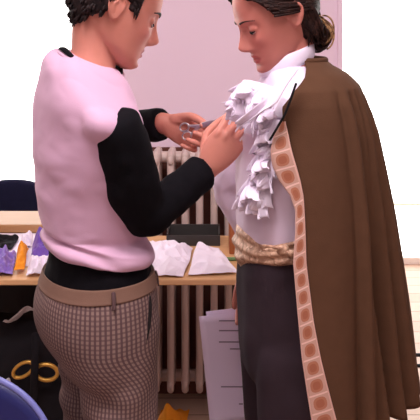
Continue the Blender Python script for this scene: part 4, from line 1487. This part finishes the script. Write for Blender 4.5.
E1, NJ = nrm((.62, -.78, 0)), nrm((-.78, -.62, 0))
tiers = [  # px, py, depth, half width, drop, waves, amp, out
    (248, 80, 1.325, .045, .050, 4.5, .010, .020),
    (243, 93, 1.320, .045, .048, 4.5, .010, .020),
    (268, 90, 1.285, .035, .050, 3.5, .009, .014),
    (258, 106, 1.300, .042, .050, 4.5, .010, .018),
    (272, 118, 1.272, .026, .045, 3.0, .009, .012),
    (265, 134, 1.285, .028, .046, 3.0, .009, .012),
    (262, 150, 1.285, .030, .045, 3.0, .009, .013),
    (259, 165, 1.287, .028, .045, 3.0, .009, .013),
    (253, 179, 1.295, .034, .044, 3.5, .009, .014),
    (248, 191, 1.300, .038, .042, 4.0, .010, .014),
]
tiers = [(*q, 0.12 * math.sin(i * 2.1)) for i, q in enumerate(tiers)]
tiers += [  # smaller turned-up ends between them
    (236, 88, 1.315, .022, .030, 2.5, .008, .016, .9), (248, 84, 1.30, .024, .030, 2.5, .008, .020, -.5), (258, 92, 1.282, .024, .030, 2.5, .008, .022, .6),
    (240, 104, 1.312, .022, .028, 2.5, .007, .018, -.8), (262, 112, 1.276, .022, .028, 2.5, .007, .020, .8), (250, 116, 1.300, .020, .026, 2.5, .007, .018, -.4),
    (274, 126, 1.262, .018, .026, 2.0, .007, .016, -.9), (263, 130, 1.276, .020, .028, 2.0, .007, .018, .5), (270, 146, 1.268, .018, .026, 2.0, .007, .016, -.7),
    (257, 160, 1.280, .020, .028, 2.0, .007, .018, .7), (265, 172, 1.272, .018, .026, 2.0, .007, .016, -.6), (247, 186, 1.288, .022, .028, 2.5, .007, .018, .5), (258, 192, 1.280, .022, .028, 2.5, .007, .018, -.5)]
for i, (px, py, y, hw, L, wv, am, ou, ro) in enumerate(tiers):
    put('ruffle', flounce(at(px, py, y), E1, NJ, hw, L, wv, am, ou, 20 + i, rot=ro), M['ruffle'], parent=jab, solid=.0012)
nc = []
path = spline([at(296, 68, 1.235), at(285, 82, 1.222), at(272, 100, 1.222), at(256, 113, 1.24), at(240, 124, 1.27)], 40)
wdt = np.interp(np.linspace(0, 1, 40), [0, .2, .45, .6, 1], [.012, .020, .030, .015, .010])
for i in range(40):
    tg = nrm(path[min(39, i + 1)] - path[max(0, i - 1)])
    wv = nrm(np.cross(tg, NJ))
    for t in np.linspace(-1, 1, 9):
        nc.append(path[i] + wv * wdt[i] * .5 * t * 1.2 + NJ * (.006 * math.cos(t * 2.6 + i * .12) + .004))
put('neckcloth_end', Mesh().add(nc, grid_faces(40, 9)), M['ruffle'], parent=jab, solid=.002)

# ------------------------------------------------------------------ papers in her far hand
PYP = 1.615
def sheet(tl, tr, bl, y, lines, label):
    a, b, c = at(*tl, y), at(*tr, y), at(*bl, y)
    vv = []
    for i in range(16):
        for j in range(12):
            u, v = j / 11, i / 15
            p = a + (b - a) * u + (c - a) * v
            p[1] += .006 * math.sin(v * 2.4 + .4) * (1 - u) + .003 * math.sin(u * 3)
            vv.append(p)
    o = put('paper_sheet', Mesh().add(vv, grid_faces(16, 12)), M['paper'], base=tuple((a + b) / 2), solid=.0006)
    thing(o, label, 'paper')
    for (px0, px1, py) in lines:
        lm = Mesh()
        st = []
        for t in np.linspace(0, 1, 8):
            q = at(px0 + (px1 - px0) * t, py, y)
            u = np.dot(q - a, b - a) / np.dot(b - a, b - a)
            v = np.dot(q - a, c - a) / np.dot(c - a, c - a)
            dy = .006 * math.sin(v * 2.4 + .4) * (1 - u) + .003 * math.sin(u * 3)
            for s in (-1, 1):
                st.append((q[0], y + dy - .0008, q[2] + s * .0016))
        put('printed_line', lm.add(st, grid_faces(8, 2)), M['ink'], parent=o, smooth=False)
    return o


sheet((199, 317), (276, 310), (210, 426), PYP, [(219, 250, 321.5), (219, 250, 331.5), (219, 250, 343), (230, 250, 350), (221, 250, 388), (239, 243, 405)], 'printed white sheet held at the hip, frontmost of the papers')
sheet((206, 312), (282, 304), (217, 424), PYP + .006, [], 'white sheet showing just above and behind the printed one')
